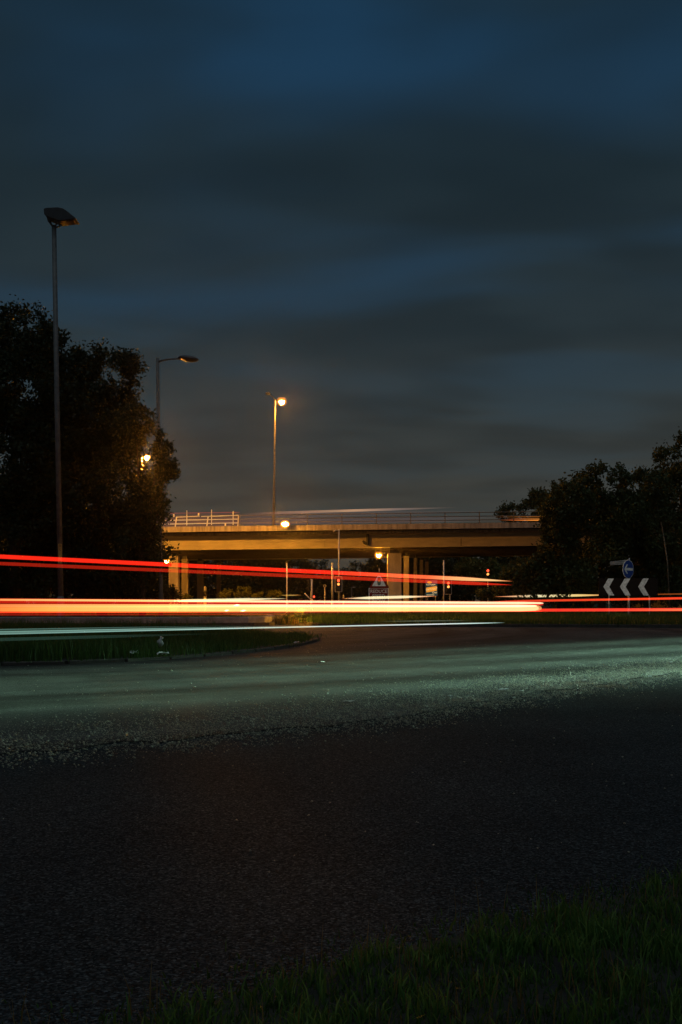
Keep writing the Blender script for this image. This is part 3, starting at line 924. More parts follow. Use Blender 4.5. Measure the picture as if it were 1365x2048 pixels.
# round blue turn left sign on a post behind the chevron board
SY = 52.6; k = SY / F
base = Vector((gx(1257, SY), SY, .09))
sg = thing('turn_left_sign', base, 'round blue sign with white left arrow above the chevron board', 'road sign')
mb = MB(base); mb.path([base, (base.x, SY, H - (1119 - HY) / F * SY)], .045, 10); mb.build('post', M['galv'], sg, True)
rz_ = Matrix.Rotation(R(40), 3, 'Z')
cc = Vector((gx(1255.5, SY), SY - .12, H - (1138.5 - HY) / F * SY))
rr = 18.6 * k
def disc(r0, t0, t1, n=32):
    vs = [cc + rz_ @ Vector((r0 * math.cos(2 * math.pi * i / n), t, r0 * math.sin(2 * math.pi * i / n))) for t in (t0, t1) for i in range(n)]
    return vs, [tuple(range(n)), tuple(range(2 * n - 1, n - 1, -1))] + [(i, i + n, (i + 1) % n + n, (i + 1) % n) for i in range(n)]
mb = MB(base); mb.add(*disc(rr, -.012, .012)); rim = mb.build('rim', M['white'], sg)
mb = MB(base); mb.add(*disc(rr * .945, -.018, -.0125)); fc = mb.build('blue_face', M['blue'], sg)
arrow = [(-.80, 0), (-.32, .50), (-.10, .50), (-.40, .14), (.80, .14), (.80, -.14), (-.40, -.14), (-.10, -.50), (-.32, -.50)]
n = len(arrow)
vs = [cc + rz_ @ Vector((a * rr, t, b * rr)) for t in (-.024, -.0185) for a, b in arrow]
mb = MB(base); mb.add(vs, [tuple(range(n)), tuple(range(2 * n - 1, n - 1, -1))] + [(i, i + n, (i + 1) % n + n, (i + 1) % n) for i in range(n)]); mb.build('arrow', M['white'], fc)
# grey back of a flag type direction sign
SY = 57.0; k = SY / F
base = Vector((gx(1259, SY), SY, .09))
sg = thing('direction_sign', base, 'grey back of a flag direction sign left of the round blue sign', 'direction sign')
mb = MB(base); mb.path([base, at(1259, 1116, SY)], .045, 10); mb.build('post', M['galv'], sg, True)
pts = [(gx(a, SY), H - (b - HY) / F * SY) for a, b in ((1220, 1123.5), (1260, 1119), (1260, 1128), (1220, 1130.5))]
mb = MB(base); mb.prism(pts, .02, 'Y', SY - .06); bd = mb.build('board', M['galv'], sg)
for f_ in (.25, .7):
    a = Vector((pts[0][0], SY - .08, pts[0][1] + (pts[3][1] - pts[0][1]) * f_)); b = Vector((pts[1][0], SY - .08, pts[1][1] + (pts[2][1] - pts[1][1]) * f_))
    mb = MB(base); mb.path([a, b], .018, 6); mb.build('stiffener', M['column'], bd)

# REDUCE SPEED NOW with a traffic signals warning triangle
SY = 70.0; k = SY / F
base = Vector((gx(758, SY), SY, .0))
sg = thing('warning_sign', base, 'red plate sign reading REDUCE SPEED NOW below a signals warning triangle', 'road sign')
def spt(a, b): return (gx(a, SY), H - (b - HY) / F * SY)
for px in (746, 770):
    mb = MB(base); mb.path([(gx(px, SY), SY + .08, -.02), (gx(px, SY), SY + .08, spt(0, 1170)[1])], .045, 8); mb.build('post', M['galv'], sg, True)
def tri_poly(s, cx_=758.8, cyb=1175.5, w=38, hgt=31):
    # rounded triangle scaled about its centroid
    c0 = (cx_, cyb - hgt / 3.0)
    pts_ = []
    for vx, vy, a0 in ((-w / 2, hgt / 3., 150), (w / 2, hgt / 3., 30), (0, -hgt * 2 / 3., -90)):
        for da in (-45, 0, 45):
            a = R(a0 + (-da if False else da))
            pts_.append((vx * .9 + 2.4 * math.cos(a), vy * .9 + 2.4 * math.sin(a)))
    order = [pts_[1], pts_[0], pts_[2]]
    res = []
    hull = sorted(pts_, key=lambda p_: math.atan2(p_[1], p_[0]))
    return [spt(c0[0] + p_[0] * s, c0[1] + p_[1] * s) for p_ in hull]
mb = MB(base); mb.prism(tri_poly(1.0), .03, 'Y', SY); tr_ = mb.build('triangle', M['red'], sg)
inner = [spt(a, b) for a, b in ((744.5, 1172.2), (772.5, 1172.2), (761.5, 1152), (756.0, 1152))]
mb = MB(base); mb.prism(inner, .006, 'Y', SY - .0205); wf = mb.build('white_face', M['white'], tr_)
mb = MB(base); mb.prism([spt(758.7 + a, 1162.5 + b) for a, b in [(3.4 * math.cos(t), -5 + 3.4 * -math.sin(t)) for t in np.linspace(0, math.pi, 7)] + [(3.4 * math.cos(t), 5 - 3.4 * math.sin(t)) for t in np.linspace(math.pi, 2 * math.pi, 7)]], .006, 'Y', SY - .0285); sm = mb.build('signal_symbol', M['black'], tr_)
for dy_, cm in ((-5.5, M['red']), (0, M['posterorange']), (5.5, mat('symbol_green', (.02, .12, .06), .5))):
    mb = MB(base); mb.prism([spt(758.7 + 2.1 * math.cos(t), 1162.5 + dy_ + 2.1 * math.sin(t)) for t in np.linspace(0, 6.283, 11)[:-1]], .006, 'Y', SY - .036); mb.build('symbol_light', cm, tr_)
mb = MB(base); mb.prism([spt(738, 1176), spt(777.5, 1176), spt(777.5, 1209), spt(738, 1209)], .03, 'Y', SY + .002); pl = mb.build('plate', M['white'], sg)
mb = MB(base); mb.prism([spt(739.3, 1177.2), spt(776.2, 1177.2), spt(776.2, 1207.8), spt(739.3, 1207.8)], .006, 'Y', SY - .018); mb.build('plate_face', M['red'], pl)
for s_, py in (('REDUCE', 1183), ('SPEED', 1192.5), ('NOW', 1202)):
    x_, z_ = spt(757.8, py)
    text_part('lettering', s_, 9.6 * k, Vector((x_, SY - .025, z_)) - base, M['white'], pl, depth=.002, sx=.93 if s_ == 'REDUCE' else 1.0)

# advertising poster under the bridge, emission added to brighten its board and print
P_D = glow('poster_glow_dark', (.018, .05, .055), .7, (.018, .05, .055)); P_O = glow('poster_glow_orange', (.9, .34, .03), .75, (.5, .22, .02)); P_W = glow('poster_glow_lettering', (1, .72, .34), .85, (.6, .5, .3))

SY = 93.0; k = SY / F
base = Vector((gx(863, SY), SY, 0))
sg = thing('poster_board', base, 'dark advertising poster with an orange DAYS OUT band under the bridge', 'poster')
for px in (855, 872):
    mb = MB(base); mb.path([(gx(px, SY), SY + .07, 0), (gx(px, SY), SY + .07, spt(0, 0)[1] * 0 + H - (1180 - HY) / F * SY)], .05, 8); mb.build('post', M['galv'], sg, True)
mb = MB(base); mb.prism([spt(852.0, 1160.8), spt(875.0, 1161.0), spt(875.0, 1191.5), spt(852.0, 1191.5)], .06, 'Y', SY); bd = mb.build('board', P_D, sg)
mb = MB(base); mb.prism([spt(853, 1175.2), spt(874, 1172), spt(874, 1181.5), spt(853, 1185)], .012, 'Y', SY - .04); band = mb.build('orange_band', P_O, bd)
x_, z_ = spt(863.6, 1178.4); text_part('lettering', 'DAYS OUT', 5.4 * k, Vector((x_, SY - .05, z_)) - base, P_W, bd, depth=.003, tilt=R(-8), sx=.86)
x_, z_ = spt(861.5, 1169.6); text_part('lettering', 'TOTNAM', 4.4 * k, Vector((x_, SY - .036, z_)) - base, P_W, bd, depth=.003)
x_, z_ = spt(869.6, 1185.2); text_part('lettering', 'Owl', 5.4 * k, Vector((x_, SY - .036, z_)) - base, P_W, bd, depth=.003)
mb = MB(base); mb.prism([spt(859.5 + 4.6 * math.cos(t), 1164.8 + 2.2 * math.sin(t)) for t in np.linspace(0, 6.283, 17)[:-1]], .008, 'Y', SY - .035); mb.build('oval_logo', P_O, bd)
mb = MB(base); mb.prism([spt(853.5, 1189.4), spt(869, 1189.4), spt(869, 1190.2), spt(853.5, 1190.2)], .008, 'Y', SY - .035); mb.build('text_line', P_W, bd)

RED_ON = glow('red_signal_lit', (1, .06, .02), 3.5)
AMB_ON = glow('amber_signal_lit', (1, .36, .08), 2.2)
OFFL = mat('signal_lens_off', (.03, .035, .03), .3)


def signal(loc, rot, hz, post_h, lit, label, post_x=0.0, backing=True, kx=1.0, post_r=.055):
    t = thing('traffic_signal', (0, 0, 0), label, 'traffic light', 'traffic signals at the junction')
    mb = MB(); mb.path([(post_x, .16, -.02), (post_x, .16, post_h)], post_r, 10); mb.build('post', M['galv'], t, True)
    mb = MB(); mb.box((0, 0, hz), (.30, .16, .92)); hd = mb.build('signal_head', M['black'], t, bevel=.02)
    if backing:
        mb = MB()
        for a, b, c_, d in ((-.30, -.27, -.62, .62), (.27, .30, -.62, .62), (-.30, .30, .60, .63), (-.30, .30, -.63, -.60)):
            mb.box(((a + b) / 2, .09, hz + (c_ + d) / 2), (b - a, .012, d - c_))
        mb.build('white_border', M['white'], t)
        mb = MB(); mb.box((0, .10, hz), (.60, .010, 1.26)); mb.build('backing_board', M['black'], t)
    for i, dz in enumerate((.30, 0, -.30)):
        mb = MB(); mb.path([(0, -.082, hz + dz), (0, -.094, hz + dz)], .105, 14)
        ln = mb.build('lens', {('r', 0): RED_ON, ('a', 1): AMB_ON}.get((('r' if 'r' in lit and i == 0 else 'a' if 'a' in lit and i == 1 else ''), i), OFFL), hd)
        vs, fs = [], []
        for j in range(9):
            a = math.pi * j / 8
            for y_, rr_ in ((-.083, .118), (-.26, .112)):
                vs.append((rr_ * math.cos(a), y_, hz + dz + rr_ * math.sin(a) * (1 if y_ > -.2 else .95)))
        for j in range(8): fs.append((2 * j, 2 * j + 1, 2 * j + 3, 2 * j + 2))
        mb = MB(); mb.add(vs, fs); vz = mb.build('visor', M['black'], hd)
        so = vz.modifiers.new('thickness', 'SOLIDIFY'); so.thickness = .006
    t.location = loc; t.rotation_euler = (0, 0, rot)
    return t


def zof(py, Y): return H - (py - HY) / F * Y


SY = 82.0
signal((gx(897, SY), SY, 0), 0, zof(1173.5, SY), zof(1160, SY), 'ra', 'lit red and amber signal right of the bright white pole', post_x=.17)
signal((gx(983, SY), SY + 2, 0), 0, zof(1147, SY), zof(1138, SY), 'ra', 'lit red and amber signal half hidden by the right hand foliage', post_x=.06, backing=False)
signal((gx(619, SY), SY, 0), R(-62), zof(1170, SY), zof(1158.5, SY), '', 'unlit signal seen from the side beside the leaning barrier arm', post_x=.10, backing=False, post_r=.10)
cs = signal((gx(677.5, SY), SY - .2, 0), 0, zof(1168.5, SY), zof(1080, SY), 'ra', 'lit red and amber signal carried on the tall camera pole', post_x=.03)
cs.location.y = SY - .35
# tall camera pole
base = Vector((gx(678.5, SY + .1), SY + .1, 0))
cp = thing('camera_pole', base, 'tall thin pole with a small camera at its top in front of the bridge', 'camera pole')
mb = MB(base); mb.path([base, base + Vector((0, 0, 2.2)), base + Vector((0, 0, 2.25)), (base.x, base.y, zof(1058, SY))], [.085, .085, .06, .05], 10); mb.build('pole', M['galv'], cp, True)
tp = Vector((base.x, base.y, zof(1061, SY)))
mb = MB(base); mb.path([tp, tp + Vector((-.18, -.05, .0)), tp + Vector((-.30, -.08, -.03))], .022, 6); mb.build('bracket', M['galv'], cp)
mb = MB(base); mb.path([tp + Vector((-.25, -.1, .03)), tp + Vector((-.48, -.22, -.10))], [.05, .06], 8); mb.build('camera_housing', M['white'], cp, True)
# plain poles
def pole(px, top_py, r0, r1, label, Y=SY, m='galv', cap=False, name='pole'):
    b = Vector((gx(px, Y), Y, 0))
    o = thing(name, b, label, 'pole', 'plain poles at the junction')
    mb = MB(b); mb.path([b, (b.x, Y, zof(top_py, Y))], [r0, r1], 10); mb.build('shaft', M[m], o, True)
    mb = MB(b); mb.path([b + Vector((0, 0, .0)), b + Vector((0, 0, 1.0))], r0 * 1.35, 10); mb.build('sleeve', M[m], o, True)
    mb = MB(b); mb.path([(b.x, Y, zof(top_py, Y)), (b.x, Y, zof(top_py, Y) + .04)], [r1 * 1.25, r1 * .8], 10); mb.build('cap', M[m], o, True)
    return o
pole(574.3, 1127, .062, .055, 'bright plain pole left of the signals, under the bridge', Y=83.5, m='white')
pole(888, 1121, .060, .050, 'bright white pole right of the poster', Y=81.0, m='white')
pole(665.3, 1126, .10, .078, 'stout plain pole just left of the camera pole', Y=83.0)
pole(759, 1137, .03, .03, 'short thin pole behind the warning triangle', Y=84.0)
# small round sign on a post
b = Vector((gx(650, 90), 90, 0))
o = thing('round_sign', b, 'small round sign seen from behind between the poles', 'road sign')
mb = MB(b); mb.path([b, (b.x, 90, zof(1172, 90))], .045, 8); mb.build('post', M['galv'], o, True)
mb = MB(b); mb.path([(b.x, 89.94, zof(1172, 90)), (b.x, 89.92, zof(1172, 90))], .13, 16); mb.build('disc', M['galv'], o)
mb = MB(b); mb.path([(b.x, 89.915, zof(1172, 90)), (b.x, 89.90, zof(1172, 90))], .085, 16); mb.build('centre', M['dark'], o)
# leaning barrier arm with a red lamp at its pivot
b = Vector((gx(624, 81), 81, 0))
o = thing('barrier_arm', b, 'pale arm leaning up to the left below the unlit signal', 'barrier arm')
mb = MB(b); mb.path([(b.x - .05, 81, zof(1200, 81)), at(609.5, 1186.5, 81)], [.05, .045], 8); mb.build('arm', M['white'], o, True)
mb = MB(b); mb.path([(b.x - .02, 81, 0), (b.x - .02, 81, zof(1197, 81))], .09, 10); mb.build('pivot_post', M['galv'], o, True)
mb = MB(b); mb.path([at(628.4, 1193.5, 80.9), at(628.4, 1193.5, 80.86)], .085, 12); mb.build('red_lamp', RED_ON, o)
# distant small lamp post and bollards
b = Vector((gx(703.8, 118), 118, 0))
o = thing('small_lamp_post', b, 'small distant lamp post with short arm right of the camera pole', 'lamp post')
mb = MB(b); mb.path([b, (b.x, 118, zof(1174, 118))], .06, 8); mb.build('post', M['column'], o, True)
mb = MB(b); mb.path([(b.x, 118, zof(1174.5, 118)), (gx(707, 118), 118, zof(1174, 118))], .035, 6); mb.build('arm', M['column'], o)
mb = MB(b); mb.ell((gx(708.5, 118), 118, zof(1174.6, 118)), (.20, .10, .07), 10, 5); mb.build('lamp_head', M['galv'], o, True)


def bollard(px, top_py, Y, label, r=.09):
    b = Vector((gx(px, Y), Y, 0))
    o = thing('bollard', b, label, 'bollard', 'bollards under the bridge')
    h_ = zof(top_py, Y)
    mb = MB(b); mb.path([b, (b.x, Y, h_ * .62), (b.x, Y, h_ * .62 + .01)], [r * 1.2, r, r * .8], 10); mb.build('body', M['white'], o, True)
    mb = MB(b); mb.path([(b.x, Y, h_ * .62), (b.x, Y, h_ * .8)], r * .95, 10); mb.build('dark_band', M['black'], o, True)
    mb = MB(b); mb.path([(b.x, Y, h_ * .8), (b.x, Y, h_ * .93), (b.x, Y, h_)], [r, r * .9, r * .4], 10); mb.build('cap', M['white'], o, True)
bollard(410.5, 1172, 95.0, 'pale bollard with dark bands between the left hand piers', .15)
bollard(687.3, 1189, 96.0, 'short pale bollard right of the camera pole', .08)


# ================================================================== TREES AND SHRUBS
def leaf_cloud(lobes, n, size, seed, hollow=0.55, sub=(.5, 1.0), subs=60, sparse=None):
    """leaf sized faces gathered in twig clumps round the surface of each lobe"""
    r = np.random.default_rng(seed)
    vol = np.array([l[1][0] * l[1][2] for l in lobes]); share = vol / vol.sum()
    C = []
    for (c, rad), s in zip(lobes, share):
        m_ = max(40, int(n * s)); ncl = max(10, int(subs * s * len(lobes)))
        d = r.normal(size=(ncl, 3)); d /= np.linalg.norm(d, axis=1)[:, None]
        rr_ = r.uniform(hollow, 1.03, ncl) ** 0.6
        cc_ = np.array(c) + d * rr_[:, None] * np.array(rad)
        cs_ = r.uniform(sub[0], sub[1], ncl) * min(1.0, 0.35 + 0.25 * min(rad))
        w = cs_ ** 2; idx = r.choice(ncl, m_, p=w / w.sum())
        C.append(cc_[idx] + r.normal(size=(m_, 3)) * (cs_[idx] * .38)[:, None])
    P = np.concatenate(C); m_ = len(P)
    a = r.normal(size=(m_, 3)); a /= np.linalg.norm(a, axis=1)[:, None]
    b = r.normal(size=(m_, 3)); b -= a * (a * b).sum(1)[:, None]; b /= np.linalg.norm(b, axis=1)[:, None]
    s = size * r.uniform(.6, 1.4, m_)[:, None]
    V = np.stack([P - a * s, P - b * s * .5 + a * s * .1, P + a * s, P + b * s * .5 + a * s * .1], 1)
    V = V[V[:, :, 2].min(1) > 0.1]
    return V


def leaf_mesh(name, V, m_):
    return np_mesh(name, V.reshape(-1, 3), np.arange(len(V) * 4).reshape(-1, 4), m_)


def px_lobes(lst, Y, dy=0.0, depth=None):
    res = []
    for l in lst:
        cx_, cy_, rx, ry = l[:4]
        k_ = Y / F
        off_ = l[4] if len(l) > 4 else 0.0
        p = at(cx_, cy_, Y)
        res.append(((p.x, Y + off_, p.z), (rx * k_, min(rx * k_, depth or 3.2), ry * k_)))
    return res


def limbs(mb, base, lobes, r0, seed, bare=.25):
    r = random.Random(seed)
    tops = sorted(lobes, key=lambda l: -l[0][2])
    tt = Vector(tops[0][0])
    p1 = base.lerp(tt, .35) + Vector((r.uniform(-.3, .3), 0, 0))
    p1.x = base.x * .7 + p1.x * .3
    mb.path([base + Vector((0, 0, -.1)), base.lerp(p1, .5), p1, p1.lerp(tt, .5), tt], [r0, r0 * .82, r0 * .65, r0 * .42, r0 * .12], 9)
    for l in tops[1:]:
        c = Vector(l[0])
        a = base.lerp(p1, r.uniform(.5, 1)) if c.z > 2 else base.lerp(p1, .3)
        mid = a.lerp(c, .5) + Vector((0, 0, .25 * (c - a).length * .4))
        mb.path([a, mid, c], [r0 * .38, r0 * .25, r0 * .06], 7)


def tree(name, lst, Y, base_px, n, size, label, cat='tree', group=None, m_='leafdark', seed=1, r0=.25, depth=None, subs=60, sub=(.5, 1.0), gz=.1, hollow=.55):
    base = Vector((gx(base_px, Y), Y, gz))
    lobes = px_lobes(lst, Y, depth=depth)
    o = thing(name, base, label, cat, group)
    V = leaf_cloud(lobes, n, size, seed, hollow, sub, subs)
    c = link_mesh('crown', leaf_mesh('crown', V - np.array(base), M[m_]), o)
    mb = MB(base); limbs(mb, base, lobes, r0, seed); mb.build('trunk' if cat == 'tree' else 'stem', M['bark'], o, True)
    return o


G_L, G_R = 'dark trees on the left', 'trees massed on the right'
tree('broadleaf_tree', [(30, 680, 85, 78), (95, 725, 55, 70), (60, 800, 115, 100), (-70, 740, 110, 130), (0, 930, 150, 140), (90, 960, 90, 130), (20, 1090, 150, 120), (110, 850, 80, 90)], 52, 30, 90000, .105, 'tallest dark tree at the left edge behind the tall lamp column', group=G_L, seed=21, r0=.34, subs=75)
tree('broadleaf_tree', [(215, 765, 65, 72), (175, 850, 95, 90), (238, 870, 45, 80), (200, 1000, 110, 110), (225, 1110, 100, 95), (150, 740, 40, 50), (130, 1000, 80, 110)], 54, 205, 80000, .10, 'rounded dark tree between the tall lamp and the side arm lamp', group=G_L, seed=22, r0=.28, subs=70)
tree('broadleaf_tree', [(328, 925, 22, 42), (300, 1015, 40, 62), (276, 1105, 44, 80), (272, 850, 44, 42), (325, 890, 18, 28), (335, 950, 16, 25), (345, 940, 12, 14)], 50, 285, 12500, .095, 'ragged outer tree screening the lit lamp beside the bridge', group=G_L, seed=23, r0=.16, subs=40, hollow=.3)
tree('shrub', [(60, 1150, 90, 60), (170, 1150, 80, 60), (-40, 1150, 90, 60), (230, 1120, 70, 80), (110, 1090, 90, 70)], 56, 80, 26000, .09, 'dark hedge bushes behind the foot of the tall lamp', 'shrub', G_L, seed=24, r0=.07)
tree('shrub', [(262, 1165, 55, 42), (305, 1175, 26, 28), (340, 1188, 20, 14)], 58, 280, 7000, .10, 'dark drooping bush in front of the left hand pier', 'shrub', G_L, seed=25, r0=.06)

tree('broadleaf_tree', [(60, 1080, 110, 60), (190, 1080, 90, 60), (-60, 1080, 110, 60), (130, 1165, 150, 45), (-20, 1165, 130, 45)], 68, 90, 26000, .14, 'low dark tree filling the gaps behind the left hand trees', group=G_L, seed=26, r0=.2)
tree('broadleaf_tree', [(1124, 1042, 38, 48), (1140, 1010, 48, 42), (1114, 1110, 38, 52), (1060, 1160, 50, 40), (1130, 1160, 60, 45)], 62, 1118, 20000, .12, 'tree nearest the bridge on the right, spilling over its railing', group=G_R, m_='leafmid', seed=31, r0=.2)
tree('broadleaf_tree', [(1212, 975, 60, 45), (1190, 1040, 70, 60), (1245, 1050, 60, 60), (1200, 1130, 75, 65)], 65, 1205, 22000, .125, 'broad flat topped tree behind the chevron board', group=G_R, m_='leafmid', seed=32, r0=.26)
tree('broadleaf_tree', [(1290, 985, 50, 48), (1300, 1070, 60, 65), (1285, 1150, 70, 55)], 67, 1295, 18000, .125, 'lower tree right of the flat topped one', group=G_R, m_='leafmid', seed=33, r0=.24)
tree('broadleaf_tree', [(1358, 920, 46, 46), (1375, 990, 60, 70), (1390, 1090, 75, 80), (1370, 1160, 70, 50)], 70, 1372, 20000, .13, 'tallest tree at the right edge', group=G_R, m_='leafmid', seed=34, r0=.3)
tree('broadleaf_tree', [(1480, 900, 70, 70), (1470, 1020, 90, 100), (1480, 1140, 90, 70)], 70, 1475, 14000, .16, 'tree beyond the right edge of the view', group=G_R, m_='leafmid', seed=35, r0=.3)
tree('broadleaf_tree', [(1045, 1035, 52, 32), (1085, 1015, 45, 35), (1120, 1010, 60, 50), (1060, 1090, 60, 50)], 126, 1070, 12000, .20, 'hazy tree beyond the bridge, rising behind its railing', group=G_R, m_='leafmid', seed=36, r0=.25)
tree('shrub', [(1040, 1175, 45, 26), (990, 1186, 36, 16), (1100, 1180, 45, 24)], 72, 1040, 6000, .11, 'low bushes at the foot of the right hand trees', 'shrub', G_R, m_='leafmid', seed=37, r0=.06)
tree('shrub', [(1180, 1185, 60, 24), (1260, 1180, 60, 30), (1340, 1180, 60, 30)], 66, 1250, 9000, .11, 'long dark thicket behind the chevron board', 'shrub', G_R, m_='leafmid', seed=38, r0=.06)
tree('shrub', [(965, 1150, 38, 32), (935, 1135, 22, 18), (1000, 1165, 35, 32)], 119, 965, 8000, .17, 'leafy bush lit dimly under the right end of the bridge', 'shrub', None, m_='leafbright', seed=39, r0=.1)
# leaning pale birch stem
b = Vector((gx(1341, 61.5), 61.5, .1))
o = thing('birch_tree', b, 'thin pale leaning stem among the trees at the right edge', 'tree')
mb = MB(b); mb.path([b, at(1335, 1120, 61.5), at(1325, 1055, 61.5), at(1312, 1000, 61.5), at(1304, 960, 61.5)], [.05, .042, .036, .03, .012], 8); mb.build('trunk', M['palebark'], o, True)
V = leaf_cloud(px_lobes([(1308, 975, 24, 30), (1322, 1020, 20, 22)], 61.5), 1800, .10, 41)
link_mesh('crown', leaf_mesh('crown', V - np.array(b), M['leafmid']), o)
# lamp lit shrubs under the bridge
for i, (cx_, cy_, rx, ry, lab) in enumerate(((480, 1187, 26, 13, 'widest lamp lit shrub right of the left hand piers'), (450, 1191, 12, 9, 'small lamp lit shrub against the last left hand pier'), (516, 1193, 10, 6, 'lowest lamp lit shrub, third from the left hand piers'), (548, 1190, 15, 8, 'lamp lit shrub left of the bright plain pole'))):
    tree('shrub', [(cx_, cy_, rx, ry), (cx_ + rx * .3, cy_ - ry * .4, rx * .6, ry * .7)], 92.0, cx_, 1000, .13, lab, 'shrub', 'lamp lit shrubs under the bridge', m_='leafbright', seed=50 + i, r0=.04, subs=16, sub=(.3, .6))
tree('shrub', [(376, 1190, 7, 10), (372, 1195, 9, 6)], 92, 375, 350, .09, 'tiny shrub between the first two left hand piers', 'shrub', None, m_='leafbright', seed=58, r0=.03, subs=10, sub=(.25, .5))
# big tuft at the tip of the left verge
tp = Vector((gx(572, 43.2), 43.2, 0.0))
tu = thing('grass_tuft', tp, 'tall grass tuft leaning right at the tip of the left verge', 'grass tuft')
nb = 420
xx, yy = RNG.normal(0, .34, nb), RNG.normal(0, .3, nb)
blades('blade', xx, yy, 0 * xx, RNG.uniform(.25, .62, nb), RNG.uniform(.012, .022, nb), M['drygrass'], .9, tu)
for i in range(16):
    x0 = random.uniform(-.25, .25)
    mb = MB(); hh_ = random.uniform(.4, .7)
    mb.path([(x0, -.3, 0), (x0 + .10, -.3, hh_ * .5), (x0 + .32, -.3, hh_ * .85), (x0 + .62, -.32, hh_)], [.014, .012, .009, .003], 5); mb.build('long_blade', M['grass'], tu)
# tree belt far beyond the bridge
proto = None
FAR = [(-36, 150, 1.25), (-29, 157, 1.3), (-23, 150, 1.3), (-17.5, 160, 1.3), (-12.5, 151, 1.3), (-8, 158, 1.2), (-4.2, 154, .98), (3.2, 154, .95), (7.5, 159, 1.2), (11.5, 151, 1.3), (16, 158, 1.3), (21, 150, 1.3), (27, 156, 1.35), (35, 150, 1.3), (-26, 170, 1.4), (-15, 172, 1.4), (-1, 175, .92), (6, 172, 1.1), (14, 172, 1.4), (-44, 142, 1.4), (-52, 138, 1.5), (-60, 141, 1.4), (-68, 138, 1.5), (45, 140, 1.4), (54, 142, 1.5), (63, 139, 1.4)]
for i, (x, y, s) in enumerate(FAR):
    if proto is None:
        b = Vector((0, 150, 0))
        lob = [((0, 150, 4.8), (3.2, 2.5, 2.6)), ((-1.8, 150, 3.0), (2.6, 2.2, 2.6)), ((1.9, 150, 3.2), (2.6, 2.2, 2.8)), ((0, 150, 1.6), (3.6, 2.2, 1.8))]
        proto = thing('distant_tree', b, '', 'tree', 'tree belt beyond the bridge')
        V = leaf_cloud(lob, 9000, .19, 61, .4)
        link_mesh('crown', leaf_mesh('crown', V - np.array(b), M['leafdark']), proto)
        mb = MB(b); limbs(mb, b, lob, .18, 5); mb.build('trunk', M['bark'], proto, True)
        t = proto
    else:
        t = copy_tree(proto)
    t.location = (x, y, -.2); t.rotation_euler = (0, 0, random.uniform(0, 6.28)); t.scale = (s * random.uniform(.95, 1.15), s, s * 1.05)
    t['label'] = 'dark tree in the distant belt seen under the bridge'

# ================================================================== LIGHT OF PASSING VEHICLES
RED = (1.0, .022, .008); DRED = (.55, .008, .004); ORA = (1.0, .22, .05); YEL = (1.0, .70, .24); PAL = (1.0, .86, .50); BLK = (0, 0, 0)


def trail(p0, p1, Y0, Y1, t0, t1, stops, k_, label, taper=(0, 0), seg=28, n=10, group='light streaks of passing vehicles', name='light_trail'):
    a, b = at(*p0, Y0), at(*p1, Y1)
    r_a, r_b = t0 / 2 * Y0 / F, t1 / 2 * Y1 / F
    pts, rads = [], []
    ts = [i / seg for i in range(seg + 1)]
    ts = sorted(set(ts + [.002, .006, .994, .998]))
    for t in ts:
        f = 1.0
        if t < taper[0]: f = math.sqrt(max(0, 1 - (1 - t / taper[0]) ** 2)) if taper[0] < .03 else t / taper[0]
        if t > 1 - taper[1]:
            q_ = (1 - t) / taper[1]
            f = math.sqrt(max(0, 1 - (1 - q_) ** 2)) if taper[1] < .03 else q_
        pts.append(a.lerp(b, t)); rads.append(max(.0005, (r_a + (r_b - r_a) * t) * f))
    mb = MB(a)
    mb.path(pts, rads, n)
    o = mb.build(name, trail_mat('trail_light', stops, k_, a.x, b.x), smooth=True)
    o.location = a
    return tag(o, label, 'light trail', group)


# --- high marker lamps of a tall vehicle
trail((-500, 1089), (1026, 1162.5), 15.2, 46.5, 8.2, 7, [(0, RED), (.5, RED), (.72, (1, .16, .05)), (.80, (1, .45, .16)), (.93, (1, .66, .26)), (1, ORA)], 1.0, 'upper bright red streak slanting down to the right', (0, .16))
trail((-500, 1088.8), (1026, 1162.5), 15.2, 46.5, 10, 9.5, [(0, RED), (1, RED)], .10, 'red glow round the upper slanting streak', (0, .16))
trail((-500, 1106), (1026, 1170), 15.2, 46.4, 7, 6.5, [(0, (.40, .012, .004)), (.6, (.62, .022, .006)), (.85, (.85, .03, .01)), (1, RED)], .68, 'lower dim red streak just beneath the slanting one', (0, .14))
# --- tail lamps crossing at eye height
Ya, Yb = 30.0, 44.0
trail((-500, 1196.5), (1088, 1206.3), Ya, Yb, 3.6, 4.5, [(0, (1, .12, .03)), (.22, (1, .30, .08)), (.42, YEL), (.6, PAL), (1, PAL)], 1.1, 'topmost thin pale streak of the broad bundle', (0, .02))
trail((-500, 1197), (1088, 1206.8), Ya, Yb, 7, 7.5, [(0, RED), (1, RED)], .30, 'red glow round the topmost streak', (0, .02))
trail((-500, 1202.8), (1088, 1209.5), Ya, Yb, 4.5, 4, [(0, DRED), (1, (.8, .02, .01))], .8, 'dark red streak in the upper part of the bundle', (0, .02))
trail((-500, 1210.8), (1075, 1211.8), Ya, Yb, 6.5, 5, [(0, (1, .10, .03)), (.22, (1, .20, .05)), (.42, (1.3, .62, .17)), (.6, PAL), (1, PAL)], .95, 'orange streak at the middle of the bundle', (0, .025))
trail((-500, 1219.5), (1084, 1216.2), Ya, Yb, 15.5, 12.5, [(0, (1, .06, .015)), (.22, (.8, .045, .012)), (.42, (1.0, .32, .07)), (.6, (1.1, .46, .12)), (1, (1.0, .45, .15))], .7, 'broad orange red streak forming the body of the bundle', (0, .014))
